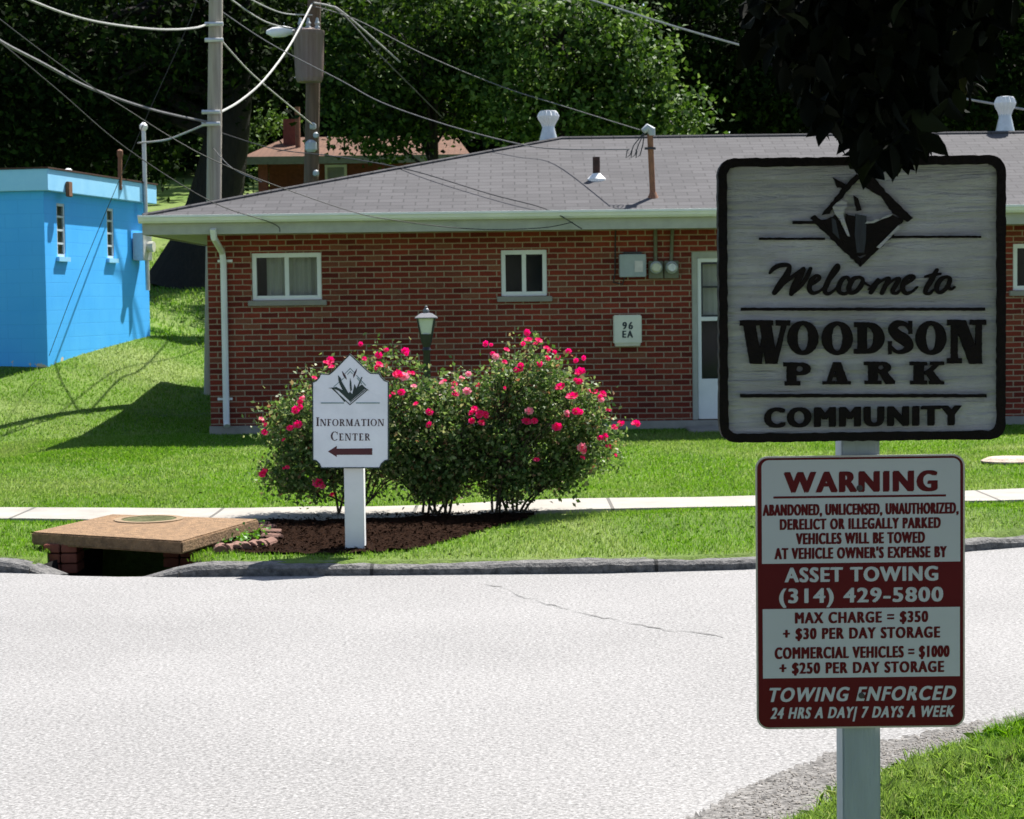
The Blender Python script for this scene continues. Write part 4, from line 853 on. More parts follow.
mb = MB(); mb.box(a_+st, b_-st, y0+.005, y0+.03, zmm-.012, zmm+.012); mb.box(a_+st, b_-st, y0+.008, y0+.014, zmid+.026, zmid+.05); mb.box(a_+st, a_+st+.02, y0+.008, y0+.03, zmid+.05, zt_-.045); mb.box(a_+st+.02, b_-st, y0+.008, y0+.03, zt_-.07, zt_-.045); mb.build('dark_sash', M['black'], dr)
mb = MB(); mb.box(a_+st, b_-st, YH+.13, YH+.14, zmid+.03, zt_-.03); mb.build('curtain', M['curtain'], dr)
mb = MB(); mb.box(o[0]-.1, o[1]+.25, YH-.75, YH-.022, -.1, zb-.07); mb.build('doorstep', M['concrete'], house, bevel=.01)
# roof
ex0, ex1, ey0, ey1, ez = U(141, 219, 23.8).x, 10.8, 23.8, 30.6, 2.695
rm = (ey0+ey1)/2; _r = U(562, 138.8, rm); RZ = _r.z; RX0 = _r.x; RX1 = ex1-.01
def roof_z(y): return ez+(RZ-ez)*(y-ey0)/(rm-ey0)
mb = MB(); A, B, C_, D_ = (ex0, ey0, ez), (ex1, ey0, ez), (ex1, ey1, ez), (ex0, ey1, ez); E1, E2 = (RX0, rm, RZ), (RX1, rm, RZ)
mb.quad(A, B, E2, E1); mb.add([D_, A, E1], [(0, 1, 2)]); mb.quad(C_, D_, E1, E2); mb.add([B, C_, E2], [(0, 1, 2)])
mb.quad((ex0, ey0, ez-.01), (ex0, ey1, ez-.01), (ex1, ey1, ez-.01), (ex1, ey0, ez-.01))
for p, q in ((A, B), (B, C_), (C_, D_), (D_, A)): mb.quad((p[0], p[1], p[2]-.01), (q[0], q[1], q[2]-.01), q, p)
rf = mb.build('roof', M['roof'], house)
mb = MB(); d = Vector((RX0-ex0, rm-ey0, RZ-ez)); a_ = Vector(A)
mb.tube([a_+d*t+Vector((0, 0, .004)) for t in (0.004, .25, .5, .75, 1)]+[(RX1, rm, RZ+.004)], .028, 6); mb.build('ridge_cap', M['roof'], rf)
mb = MB(); zf0, zf1 = 2.475, ez-.014
mb.box(ex0+.01, ex1-.01, ey0+.012, ey0+.04, zf0, zf1); mb.box(ex0+.012, ex0+.04, ey0+.042, ey1-.01, zf0, zf1); mb.build('fascia', M['cream'], house)
mb = MB(); mb.box(ex0+.042, ex1-.05, ey0+.042, YH-.003, zf0+.01, zf0+.03); mb.box(ex0+.042, hx0-.003, YH-.002, ey1-.05, zf0+.01, zf0+.03); mb.build('soffit', M['cream'], house)
gp = [(ey0+.010, ez-.085), (ey0-.06, ez-.085), (ey0-.085, ez-.06), (ey0-.10, ez-.025), (ey0-.112, ez-.02), (ey0-.112, ez+.006), (ey0-.082, ez+.008), (ey0-.080, ez-.02), (ey0+.010, ez-.05)]
mb = MB(); k = len(gp); mb.add([(ex0-.02, y, z) for y, z in gp]+[(ex1, y, z) for y, z in gp], [(i, (i+1) % k, k+(i+1) % k, k+i) for i in range(k)]+[tuple(range(k)), tuple(reversed(range(k, 2*k)))])
mb.build('gutter', M['white'], house)
pth = [U(213, 229, ey0-.04), U(214, 238, ey0), U(222, 252, YH-.05), U(223.5, 262, YH-.045), U(225, 340, YH-.045), U(226.5, 420, YH-.045), U(227, 426, YH-.10)]
mb = MB(); mb.tube(pth, .040, 8); dp = mb.build('downpipe', M['white'], house, smooth=True)
for py in (261, 399):
    c_ = U(225, py, YH-.03); mb = MB(); mb.box(c_.x-.09, c_.x+.09, YH-.03, YH-.004, c_.z-.015, c_.z+.015); mb.build('bracket', M['white'], dp)
def on_roof(px, py):
    lo, hi = ey0, rm
    for _ in range(40):
        m_ = (lo+hi)/2
        if U(px, py, m_).z > roof_z(m_): lo = m_
        else: hi = m_
    return U(px, py, lo)
# roof fittings
def turbine(px, py0, py1, wpx, yy):
    b_ = U(px, py1, yy); t_ = U(px, py0, yy); hgt = t_.z-b_.z; r = wpx/2*yy/F
    mb = MB(); mb.lathe(b_, [(r*.98, -.15), (r*.95, 0), (r*.62, hgt*.42), (r*.60, hgt*.5)], 20); vb_ = mb.build('roof_ventilator', M['galv'], rf, smooth=True)
    mb = MB(); n = 14; pr_ = [(r*.58, hgt*.46), (r*.70, hgt*.58), (r*.95, hgt*.72), (r*1.05, hgt*.82), (r*.92, hgt*.93), (r*.80, hgt*.98)]
    for j in range(n):
        a = 2*math.pi*j/n
        for (r0, z0), (r1, z1) in zip(pr_[:-1], pr_[1:]):
            for aa, ab, f0, f1 in ((a, a+.5*2*math.pi/n, 1.06, .88), (a+.5*2*math.pi/n, a+2*math.pi/n, .88, 1.06)):
                mb.quad(*[b_+Vector((q*math.cos(an), q*math.sin(an), z)) for q, an, z in ((r0*f0, aa, z0), (r0*f1, ab, z0), (r1*f1, ab, z1), (r1*f0, aa, z1))])
    mb.lathe(b_, [(r*.70, hgt*.94), (r*.84, hgt*.97), (r*.80, hgt*1.0), (r*.3, hgt*1.02)], 20)
    mb.build('turbine_head', M['flash'], vb_)
turbine(548.5, 111, 141, 20, rm+.15); turbine(1005, 97, 132, 20, rm+.15)
b_ = on_roof(596.5, 179); t_ = U(597.5, 157, b_.y); mb = MB(); mb.lathe(b_+Vector((0, 0, -.03)), [(.12, -.02), (.118, .03), (.06, .085), (.05, .10)], 18); fl_ = mb.build('pipe_flashing', M['flash'], rf, smooth=True)
mb = MB(); mb.tube([b_+Vector((0, 0, -.05)), (b_.x, b_.y, t_.z)], .047, 12); mb.build('vent_pipe', M['darkpipe'], fl_, smooth=True)
b_ = on_roof(653, 197); t_ = U(650, 134, b_.y); mb = MB(); mb.lathe(b_+Vector((0, 0, -.03)), [(.09, -.02), (.05, .06), (.04, .09)], 14); mb.tube([b_+Vector((0, 0, -.05)), (t_.x, t_.y, t_.z)], .036, 12)
sm_ = mb.build('service_mast', M['rust'], rf, smooth=True); MAST = Vector((t_.x, t_.y, t_.z))
mb = MB(); mb.tube([MAST+Vector((.02, 0, -.02)), MAST+Vector((.015, 0, .05)), MAST+Vector((-.03, -.01, .075)), MAST+Vector((-.085, -.02, .03))], [.045, .055, .052, .035], 10); mb.build('weatherhead', M['greybox'], sm_, smooth=True)
c_ = U(650.5, 148.5, b_.y); mb = MB(); mb.box(c_.x-.07, c_.x+.06, c_.y-.05, c_.y+.05, c_.z-.012, c_.z+.012); mb.build('clamp', M['black'], sm_)
mb = MB()
for dx in (-18, -13, -8):
    mb.tube([MAST+Vector((-.07, -.02, .02)), U(650+dx*.9, 145, b_.y), U(650+dx-2, 155, b_.y), U(650+dx-6, 158, b_.y), U(650+dx-5, 151, b_.y), U(640+dx*.6, 149.5, b_.y)], .007, 5)
mb.build('drip_loop', M['black'], sm_)
# wall fittings
def wbox(x0, y0, x1, y1): return opn(x0, y0, x1, y1)
b_ = wbox(619, 254.5, 645.5, 277); ub = thing('utility_box', 'grey rectangular utility box mounted on brick wall under the eave', 'utility box', ((b_[0]+b_[1])/2, YH, b_[2]))
mb = MB(); mb.box(b_[0], b_[1], YH-.12, YH-.003, b_[2], b_[3]); bd = mb.build('casing', M['greybox'], ub, bevel=.008)
mb = MB(); mb.box(b_[0]+.05, b_[1]-.05, YH-.11, YH-.003, b_[3]+.001, b_[3]+.03); mb.build('cap', M['black'], ub, bevel=.006)
m_ = b_[1]-.09; mb = MB(); mb.box(m_-.05, m_+.05, YH-.124, YH-.119, b_[2]+.06, b_[3]-.08); mb.build('label_plate', M['alu'], ub)
mb = MB(); mb.tube([(b_[0]-.04, YH-.015, zt-.02), (b_[0]-.05, YH-.015, b_[2]+.05), (b_[0]-.07, YH-.015, b_[2]-.06), (b_[0]+.04, YH-.015, b_[2]-.09), (b_[0]+.07, YH-.03, b_[2]+.01)], .008, 6); mb.build('cable', M['cabledark'], ub)
mbx_ = wbox(648.5, 261, 678, 278.5)
for i, (px, lab) in enumerate(((655.5, 'round electric meter with cream dial next to the grey utility box'), (671, 'round electric meter with grey dial nearer the white door'))):
    c_ = hx(px, 268); et = thing('electric_meter', lab, 'electric meter', (c_.x, YH, c_.z), 'electric meters on the brick wall')
    mb = MB(); mb.box(c_.x-.088, c_.x+.088, YH-.08, YH-.003, mbx_[2], mbx_[3]); mb.build('socket_box', M['meterbox'], et, bevel=.006)
    mb = MB(); mb.tube([(c_.x, YH-.081, c_.z+.005), (c_.x, YH-.12, c_.z+.005)], .075, 20); mb.build('collar', M['greybox'], et, smooth=True)
    mb = MB(); mb.tube([(c_.x, YH-.121, c_.z+.005), (c_.x, YH-.17, c_.z+.005), (c_.x, YH-.185, c_.z+.005)], [.062, .060, .045], 20); mb.build('dial', M['dial'] if i == 0 else M['galv'], et, smooth=True)
    mb = MB(); mb.tube([(c_.x, YH-.03, mbx_[3]+.001), (c_.x+(0 if i == 0 else .02), YH-.03, zt-.03)], .022, 8); mb.build('conduit', M['meterbox'], et)
b_ = wbox(613, 315, 641, 346); nb = thing('number_box', 'ivory wall box painted 96 EA mounted on brick wall beside the door', 'wall box', ((b_[0]+b_[1])/2, YH, b_[2]))
mb = MB(); mb.box(b_[0], b_[1], YH-.14, YH-.003, b_[2]+.03, b_[3]); mb.box(b_[0]+.012, b_[1]-.012, YH-.13, YH-.004, b_[2], b_[2]+.029); mb.build('casing', M['ivory'], nb, bevel=.012)
mb = MB(); c_ = hx(627, 325.5); text_into(mb, '96', c_.x, c_.z, .13, .088, YH-.143, YH-.138, .012, 0, 1.35, bold=.12); c_ = hx(627, 334); text_into(mb, 'EA', c_.x, c_.z, .13, .085, YH-.143, YH-.138, .012, 0, 1.35, bold=.12); mb.build('number_lettering', M['blueprint'], nb)

# ------------------------------------------------------------------ blue building
bl = thing('blue_building', 'bright blue painted block building with flat roof left of brick house', 'building', (-6.7, 28.9, .7))
P0 = Vector((BW[0].x, BW[0].y, 0)); P1 = Vector((BW[1].x, BW[1].y, 0)); sd = (P1-P0).normalized(); nd = Vector((sd.y, -sd.x, 0)); SLEN = (P1-P0).length; BZ0, BZ1 = -.2, 3.30; FL = 9.0
BR = Matrix(((sd.x, nd.x, 0, P0.x), (sd.y, nd.y, 0, P0.y), (0, 0, 1, .78), (0, 0, 0, 1)))   # local: x along the side wall, y outward (right), z above corner foot
def side_at(px, py):      # pixel on the side wall -> (along, z)
    d = ray(px, py); t = (P0-CAM).dot(nd)/d.dot(nd); p = CAM+d*t; return (p-P0).dot(sd), p.z-.78
def BB(mb, x0, x1, y0, y1, z0, z1): return mb.box(x0, x1, y0, y1, z0, z1, BR)
def BQ(mb, *q): return mb.quad(*[BR @ Vector(p) for p in q])
hz = BZ1-.78
wins = []
for (x0, y0), (x1, y1) in (((56.3, 203), (66, 257)), ((106.5, 208), (114.5, 258.5))):
    a0, za = side_at(x0, y0); a1, zc = side_at(x1, y1); wins.append((a0, a1, zc, za))
xs_ = [0, wins[0][0], wins[0][1], wins[1][0], wins[1][1], SLEN]; zs_ = sorted([-1.0, hz]+[w_[2] for w_ in wins]+[w_[3] for w_ in wins])
mb = MB()
for a, b in zip(xs_[:-1], xs_[1:]):
    for c, d in zip(zs_[:-1], zs_[1:]):
        if any(w_[0]-1e-6 < (a+b)/2 < w_[1] and w_[2] < (c+d)/2 < w_[3] for w_ in wins): continue
        BQ(mb, (a, 0, c), (b, 0, c), (b, 0, d), (a, 0, d))
for w_ in wins:
    a, b, c, d = w_; e = -.05
    BQ(mb, (a, 0, c), (a, 0, d), (a, e, d), (a, e, c)); BQ(mb, (b, 0, c), (b, e, c), (b, e, d), (b, 0, d)); BQ(mb, (a, 0, d), (b, 0, d), (b, e, d), (a, e, d)); BQ(mb, (a, 0, c), (a, e, c), (b, e, c), (b, 0, c))
BQ(mb, (0, -FL, -1), (0, 0, -1), (0, 0, hz), (0, -FL, hz)); BQ(mb, (SLEN, 0, -1), (SLEN, -FL, -1), (SLEN, -FL, hz), (SLEN, 0, hz)); BQ(mb, (SLEN, -FL, -1), (0, -FL, -1), (0, -FL, hz), (SLEN, -FL, hz))
o = mb.build('wall', M['block'], bl)
# give the wall its own local frame so the coursing follows it
o.data.transform(Matrix.Translation(ORG[bl])); o.data.transform(BR.inverted()); o.matrix_basis = Matrix.Translation(-ORG[bl]) @ BR; 
for w_ in wins:
    a, b, c, d = w_; mb = MB(); t = .04
    BB(mb, a, a+t, -.048, -.01, c, d); BB(mb, b-t, b, -.048, -.01, c, d); BB(mb, a+t, b-t, -.048, -.01, c, c+t); BB(mb, a+t, b-t, -.048, -.01, d-t, d)
    for q in (.25, .5, .75): BB(mb, a+t, b-t, -.045, -.015, c+(d-c)*q-.015, c+(d-c)*q+.015)
    wf = mb.build('window', M['bluedark'], bl); mb = MB(); BB(mb, a+t, b-t, -.038, -.032, c+t, d-t); mb.build('pane', M['glass'], wf)
    mb = MB(); BB(mb, a-.05, b+.06, -.048, .05, c-.07, c-.003); mb.build('sill', M['bluetrim'], wf)
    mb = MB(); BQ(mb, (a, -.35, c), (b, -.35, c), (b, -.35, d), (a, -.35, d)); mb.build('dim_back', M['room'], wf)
mb = MB(); BB(mb, -.12, SLEN+.12, -FL-.1, .12, hz+.002, hz+.31); mb.build('fascia', M['bluetrim'], bl, bevel=.006)
mb = MB(); BB(mb, -.14, SLEN+.14, -FL-.12, .14, hz+.312, hz+.335); mb.build('roof', M['darkpipe'], bl)
a0, za = side_at(136.5, 205); a1, zc = side_at(135, 230)
mb = MB(); mt = U(134.5, 130, (BR @ Vector((a0, 0, 0))).y); base_ = BR @ Vector((a0, .16, 0)); mb.tube([BR @ Vector((a0, .16, 1.1)), Vector((base_.x-.01, base_.y, mt.z))], .034, 10); ms = mb.build('service_mast', M['galv'], bl, smooth=True)
mb = MB(); mb.lathe((base_.x-.01, base_.y, mt.z), [(.034, -.02), (.065, .02), (.065, .07), (.03, .11), (.01, .12)], 14); mb.build('weatherhead', M['flash'], ms, smooth=True); BMAST = Vector((base_.x, base_.y, mt.z-.18))
a1, zc = side_at(136, 247); mb = MB(); BB(mb, a1-.2, a1+.2, .02, .2, zc-.22, zc+.22); mtb = mb.build('meter_box', M['galv'], bl, bevel=.01)
mb = MB(); c_ = BR @ Vector((a1+.02, .2, zc)); mb.tube([c_, c_+nd*.1], .085, 14); mb.build('dial', M['dial'], mtb)
a2, zd = side_at(66, 176); 
for (px, p0, p1, rr2, m_, yy) in ((68.5, 173, 188, .04, 'flash', 30.5), (120, 154, 190, .032, 'rust', 31.5)):
    b_ = U(px, p1, yy); t_ = U(px, p0, yy); mb = MB(); mb.tube([b_, t_], rr2, 10); mb.lathe(t_, [(rr2*1.1, -.06), (rr2*1.5, -.02), (rr2*1.4, .05), (.02, .07)], 12); mb.build('vent_pipe', M[m_], bl, smooth=True)
c_ = BR @ Vector((.05, .15, hz+.12)); mb = MB(); BB(mb, .50, .64, .125, .18, hz-.06, hz+.16); mb.build('scupper', M['rust'], bl, bevel=.01)

# ------------------------------------------------------------------ background bungalow
YB = 52.0
bh = thing('bungalow', 'distant brick bungalow with orange brown roof behind the trees', 'house', (U(350, 190, YB).x, YB, 2.5))
a = U(242, 157, YB); r0 = U(284, 136, YB+3); r1 = U(455, 128, YB+3); e1 = U(470, 154, YB)
ez2 = a.z; mb = MB(); yb2 = YB+7
mb.quad((a.x, YB, ez2), (e1.x, YB, ez2), (r1.x, YB+3.5, r0.z), (r0.x, YB+3.5, r0.z)); mb.add([(a.x, yb2, ez2), (a.x, YB, ez2), (r0.x, YB+3.5, r0.z)], [(0, 1, 2)]); mb.quad((e1.x, yb2, ez2), (a.x, yb2, ez2), (r0.x, YB+3.5, r0.z), (r1.x, YB+3.5, r0.z)); mb.add([(e1.x, YB, ez2), (e1.x, yb2, ez2), (r1.x, YB+3.5, r0.z)], [(0, 1, 2)])
mb.box(a.x, e1.x, YB, yb2, ez2-.02, ez2-.002); rb = mb.build('roof', M['orange_roof'], bh)
mb = MB(); mb.box(a.x, e1.x, YB-.03, YB-.002, ez2-.2, ez2); mb.build('fascia', M['meterbox'], bh)
mb = MB(); mb.box(U(262, 180, YB).x, e1.x-.4, YB+1.6, yb2-.3, 1.5, ez2-.022); mb.build('wall', M['pier'], bh)
for px in (261.5, 420):
    c_ = U(px, 180, YB); mb = MB(); mb.box(c_.x-.12, c_.x+.12, YB+.3, YB+.55, 1.5, ez2-.022); mb.build('porch_column', M['pier'], bh)
c_ = U(290, 142, YB+2); mb = MB(); mb.box(c_.x-.18, c_.x+.18, YB+2, YB+2.5, ez2, U(290, 119, YB+2).z); mb.build('chimney', M['pier'], rb)
c_ = U(298, 142, YB+1.6); mb = MB(); mb.tube([(c_.x, YB+1.6, ez2), (c_.x, YB+1.6, U(298, 107, YB+1.6).z)], .07, 8); mb.build('flue', M['rust'], rb)
o_ = [U(325, 165, YB+1.58), U(347, 172, YB+1.58)]; mb = MB(); mb.box(o_[0].x, o_[1].x, YB+1.5, YB+1.598, o_[1].z-.5, o_[0].z); wf = mb.build('window', M['white'], bh); mb = MB(); mb.box(o_[0].x+.07, o_[1].x-.07, YB+1.49, YB+1.499, o_[1].z-.43, o_[0].z-.07); mb.build('pane', M['glass'], wf)

# ------------------------------------------------------------------ poles
y1_ = 33.0 - 4.0
pb = U(212, 390, 28.8); pt = U(216.5, -60, 28.8)
p1 = thing('utility_pole', 'tall weathered grey wooden utility pole behind the house corner', 'utility pole', (pb.x, pb.y, pb.z-.2))
dlt = (pt-pb); mb = MB(); mb.tube([pb+dlt*t for t in (-.05, .25, .5, .75, 1)], [.118, .112, .107, .102, .098], 16); mb.build('shaft', M['poleold'], p1, smooth=True)
for py in (24, 40, 112, 124):
    c_ = U(214 if py < 100 else 211, py, 28.66); mb = MB(); mb.tube([c_+Vector((-.13, 0, 0)), c_+Vector((.13, 0, 0))], .03, 8); mb.build('cable_clamp', M['galv'], p1)
YP = 36.5
b_ = U(311, 200, YP); t_ = U(315, -40, YP)
p2 = thing('utility_pole', 'brown utility pole carrying a rusty transformer behind the roof', 'utility pole', (b_.x, YP, 1.6))
bz = Vector((b_.x, YP, .9)); mb = MB(); mb.tube([bz, b_, (t_+b_)/2, t_], [.16, .14, .13, .12], 14); mb.build('shaft', M['poledark'], p2, smooth=True)
tc_ = U(309.5, 82, YP-.42); tt_ = U(310, 31, YP-.42); h_ = tt_.z-tc_.z; mb = MB(); mb.lathe(tc_, [(.22, 0), (.245, .06), (.25, .1), (.265, h_*.5), (.275, h_*.9), (.285, h_*.92), (.285, h_), (.1, h_+.05)], 24); tf = mb.build('transformer', M['xfmr'], p2, smooth=True)
for dx in (-.16, -.02, .14): mb = MB(); mb.lathe(tt_+Vector((dx, -.1, 0)), [(.035, -.02), (.05, .05), (.03, .08), (.05, .12), (.03, .16), (.02, .22)], 10); mb.build('bushing', M['greybox'], tf)
a_ = U(300, 33, YP); c_ = U(268, 31, YP-.1); mb = MB(); mb.tube([(t_+b_)/2+Vector((0, 0, 1.0)), a_, c_+Vector((.3, 0, .02))], .035, 8); arm = mb.build('lamp_arm', M['galv'], p2, smooth=True)
mb = MB(); mb.tube([c_+Vector((.45, 0, 0)), c_+Vector((.3, 0, -.01)), c_+Vector((.08, 0, -.03)), c_+Vector((-.03, 0, -.02))], [.05, .10, .09, .03], 12); mb.build('lamp_head', M['flash'], arm, smooth=True)
for (px, py, s_) in ((313, 126, .06), (311, 146, .11), (316, 173, .055), (316, 135, .05)):
    c_ = U(px, py, YP-.2); mb = MB(); mb.lathe(c_, [(s_*.6, -s_), (s_, -s_*.6), (s_, s_*.5), (s_*.4, s_)], 10); mb.build('fitting', M['greybox'], p2)

# ------------------------------------------------------------------ cables
def cable(name, label, pts, r, m, k=6):
    P_ = smooth_line([tuple(U(px, py, d)) if not isinstance(px, Vector) else tuple(px) for px, py, d in pts], k); mb = MB(); mb.tube([Vector(p) for p in P_], r, 6)
    o = mb.build(name, m, loc=Vector(P_[0]), smooth=True); tag(o, label, 'cable')
cable('cable', 'thick pale cable sagging in from top left to the grey pole', [(0, -14, 22), (30, 0, 23), (70, 15, 24), (110, 24, 25), (160, 29.5, 26.6), (195, 28, 28), (209, 23, 28.7)], .016, M['cablepale'])
cable('cable', 'pale cable crossing from the grey pole down to the transformer pole', [(220, 39, 28.7), (250, 72, 32), (285, 102, 34), (313, 125, 36.3)], .013, M['cablepale'])
cable('cable', 'thick pale cable looping from grey pole up past the lamp arm', [(219, 113, 28.7), (240, 101, 31), (264, 80, 32.2), (290, 45, 34.5), (312, 4, 36.3)], .018, M['cablepale'])
cable('cable', 'heavy grey bundled cable sagging from left edge to the grey pole', [(-20, 25, 20), (0, 41, 21), (40, 62, 23), (90, 88, 25.2), (150, 109, 27), (207, 122, 28.7)], .020, M['cablemid'])
cable('cable', 'dotted service cable from the grey pole to the blue building mast', [(206, 124, 28.7), (185, 133, 29.4), (165, 140, 30.2), (138, 143, BMAST.y)], .014, M['cablepale'])
cable('cable', 'thin dark cable running from left edge down to the eave corner', [(-30, 20, 20), (0, 42, 20.6), (60, 92, 21.5), (126, 148, 22.4), (210, 201, 23.3), (272, 223, 23.72), (280, 232, 23.72)], .006, M['cabledark'])
cable('cable', 'dark cable drooping across the shingles to the gutter midway', [(-30, -4, 19.4), (40, 50, 20.8), (85, 82, 21.5), (120, 105, 22), (213, 160, 22.6), (340, 208, 23.3), (400, 221, 23.5), (473, 229, 23.6), (540, 228, 23.66), (573, 222, 23.68)], .0055, M['cabledark'])
cable('cable', 'long grey twisted cable from upper left to the roof mast', [(200, -4, 30), (266, 41, 29.5), (340, 80, 28.8), (383, 103, 28.2), (450, 126, 27.2), (519, 144, 26.4), (560, 149, 26), (629, 149.5, MAST.y)], .008, M['cablemid'])
cable('cable', 'pale cable descending from transformer pole behind the hip roof', [(313, 2, 36.3), (340, 12, 36.6), (380, 55, 37), (415, 90, 38), (443, 118, 39)], .012, M['cablemid'])
cable('cable', 'dull cable pair crossing the sunlit tree from the transformer pole', [(313, 6, 36.3), (357, 20, 36.3), (423, 54, 36.3), (500, 86, 36.5), (566, 107, 35.5), (640, 130, 34.5)], .009, M['cablemid'])
cable('cable', 'dark cable low over the roof from the bungalow to the gutter', [(222, 133, 29), (275, 149, 28.2), (340, 157, 27), (410, 170, 25.6), (490, 194, 24.4), (546, 209, 23.8), (582, 229, 23.66)], .007, M['cabledark'])
cable('cable', 'pale cable slanting from top centre into the overhanging leaves', [(560, -10, 36), (592, 0, 35), (680, 28, 33), (776, 55, 31.5), (860, 78, 30.6), (950, 96, 29.8), (1000, 105, 29.6), (1060, 116, 29.4)], .018, M['cablepale'])
cable('cable', 'thin grey cable from top edge to the transformer', [(215, -16, 33.5), (232, 0, 34), (266, 22, 35.2), (300, 30, 36.3)], .014, M['cablegrey'])
cable('cable', 'thin grey cable sagging above the transformer to the pole top', [(238, -10, 34), (252, 0, 34.6), (282, 13, 35.5), (312, 15, 36.3)], .014, M['cablegrey'])
cable('cable', 'pale cable leaving transformer pole top towards the right', [(314, 3, 36.3), (330, 6, 36.3), (345, 14, 36.4), (400, 62, 37.4)], .018, M['cablepale'])
gA = U(49, 352, 28.4)
cable('guy_wire', 'straight guy wire slanting down in front of the blue building', [(200, -18, 27.8), (190, 20, 27.9), (140, 132, 28.1), (81, 272, 28.3), (49, 356, 28.4)], .005, M['cabledark'])
cable('cable', 'short dark cable dropping from the grey pole onto the shingles', [(213, 148, 28.66), (232, 168, 27.4), (262, 182, 25.2)], .006, M['cabledark'])

# ------------------------------------------------------------------ lamp post
YL = 21.4; lb = U(428, 440, YL); lx = lb.x; lp = thing('lamp_post', 'black garden lamp post with frosted lantern behind the rose bushes', 'lamp post', (lx, YL, float(H(lx, YL))))
zl = lambda py: U(428, py, YL).z
mb = MB(); mb.lathe((lx, YL, 0), [(.10, 0), (.10, .06), (.05, .1), (.04, .16), (.037, zl(352)), (.05, zl(350)), (.037, zl(347)), (.06, zl(341)), (.065, zl(337)), (.075, zl(334))], 16); mb.build('post', M['black'], lp, smooth=True)
mb = MB(); h0, h1, w0, w1 = zl(334), zl(318.5), .055, .085
mb.add([(lx+s_*ww, YL+t_*ww, zz) for zz, ww in ((h0, w0), (h1, w1)) for s_, t_ in ((-1, -1), (1, -1), (1, 1), (-1, 1))], [(0, 1, 5, 4), (1, 2, 6, 5), (2, 3, 7, 6), (3, 0, 4, 7), (4, 5, 6, 7), (0, 3, 2, 1)])
lg = mb.build('lantern_glass', M['frost'], lp)
for s_, t_ in ((-1, -1), (1, -1), (1, 1), (-1, 1)):
    mb = MB(); mb.tube([(lx+s_*(w0+.006), YL+t_*(w0+.006), h0), (lx+s_*(w1+.006), YL+t_*(w1+.006), h1)], .010, 6); mb.build('lantern_bar', M['black'], lp)
mb = MB(); q = h1; prf = [(.118, q), (.118, q+.012), (.06, q+.055), (.03, q+.06)]
for (r0, z0), (r1, z1) in zip(prf[:-1], prf[1:]):
    for j in range(4):
        c4 = [(-1, -1), (1, -1), (1, 1), (-1, 1)]; a, b = c4[j], c4[(j+1) % 4]; mb.quad((lx+a[0]*r0, YL+a[1]*r0, z0), (lx+b[0]*r0, YL+b[1]*r0, z0), (lx+b[0]*r1, YL+b[1]*r1, z1), (lx+a[0]*r1, YL+a[1]*r1, z1))
mb.quad(*[(lx+a[0]*.118, YL+a[1]*.118, q+.0005) for a in ((-1, -1), (1, -1), (1, 1), (-1, 1))]); mb.lathe((lx, YL, 0), [(.03, q+.058), (.035, q+.08), (.028, q+.1), (.012, q+.112), (.016, q+.125), (.003, q+.14)], 12)
mb.build('lantern_cap', M['lampcap'], lp)

# ------------------------------------------------------------------ rose bushes
def blossom_mesh(m, name):
    V = []; 
    for ring, (r, n_, tilt) in enumerate(((.022, 7, .35), (.015, 6, .8), (.008, 5, 1.25))):
        for j in range(n_):
            a = 2*math.pi*j/n_+ring*.4; c, s_ = math.cos(a), math.sin(a); z = .004*ring; d = Vector((c*math.cos(tilt), s_*math.cos(tilt), math.sin(tilt))); t = Vector((-s_, c, 0)); p = Vector((c*.003, s_*.003, z))
            V.append([p, p+d*r*.7-t*r*.55, p+d*r*1.15, p+d*r*.7+t*r*.55])
    me = bpy.data.meshes.new(name); fl = [v for q in V for v in q]; me.from_pydata(fl, [], [(4*i, 4*i+1, 4*i+2, 4*i+3) for i in range(len(V))]); me.materials.append(m); return me
BM1, BM2 = blossom_mesh(M['rose'], 'blossom'), blossom_mesh(M['rosepale'], 'blossom')
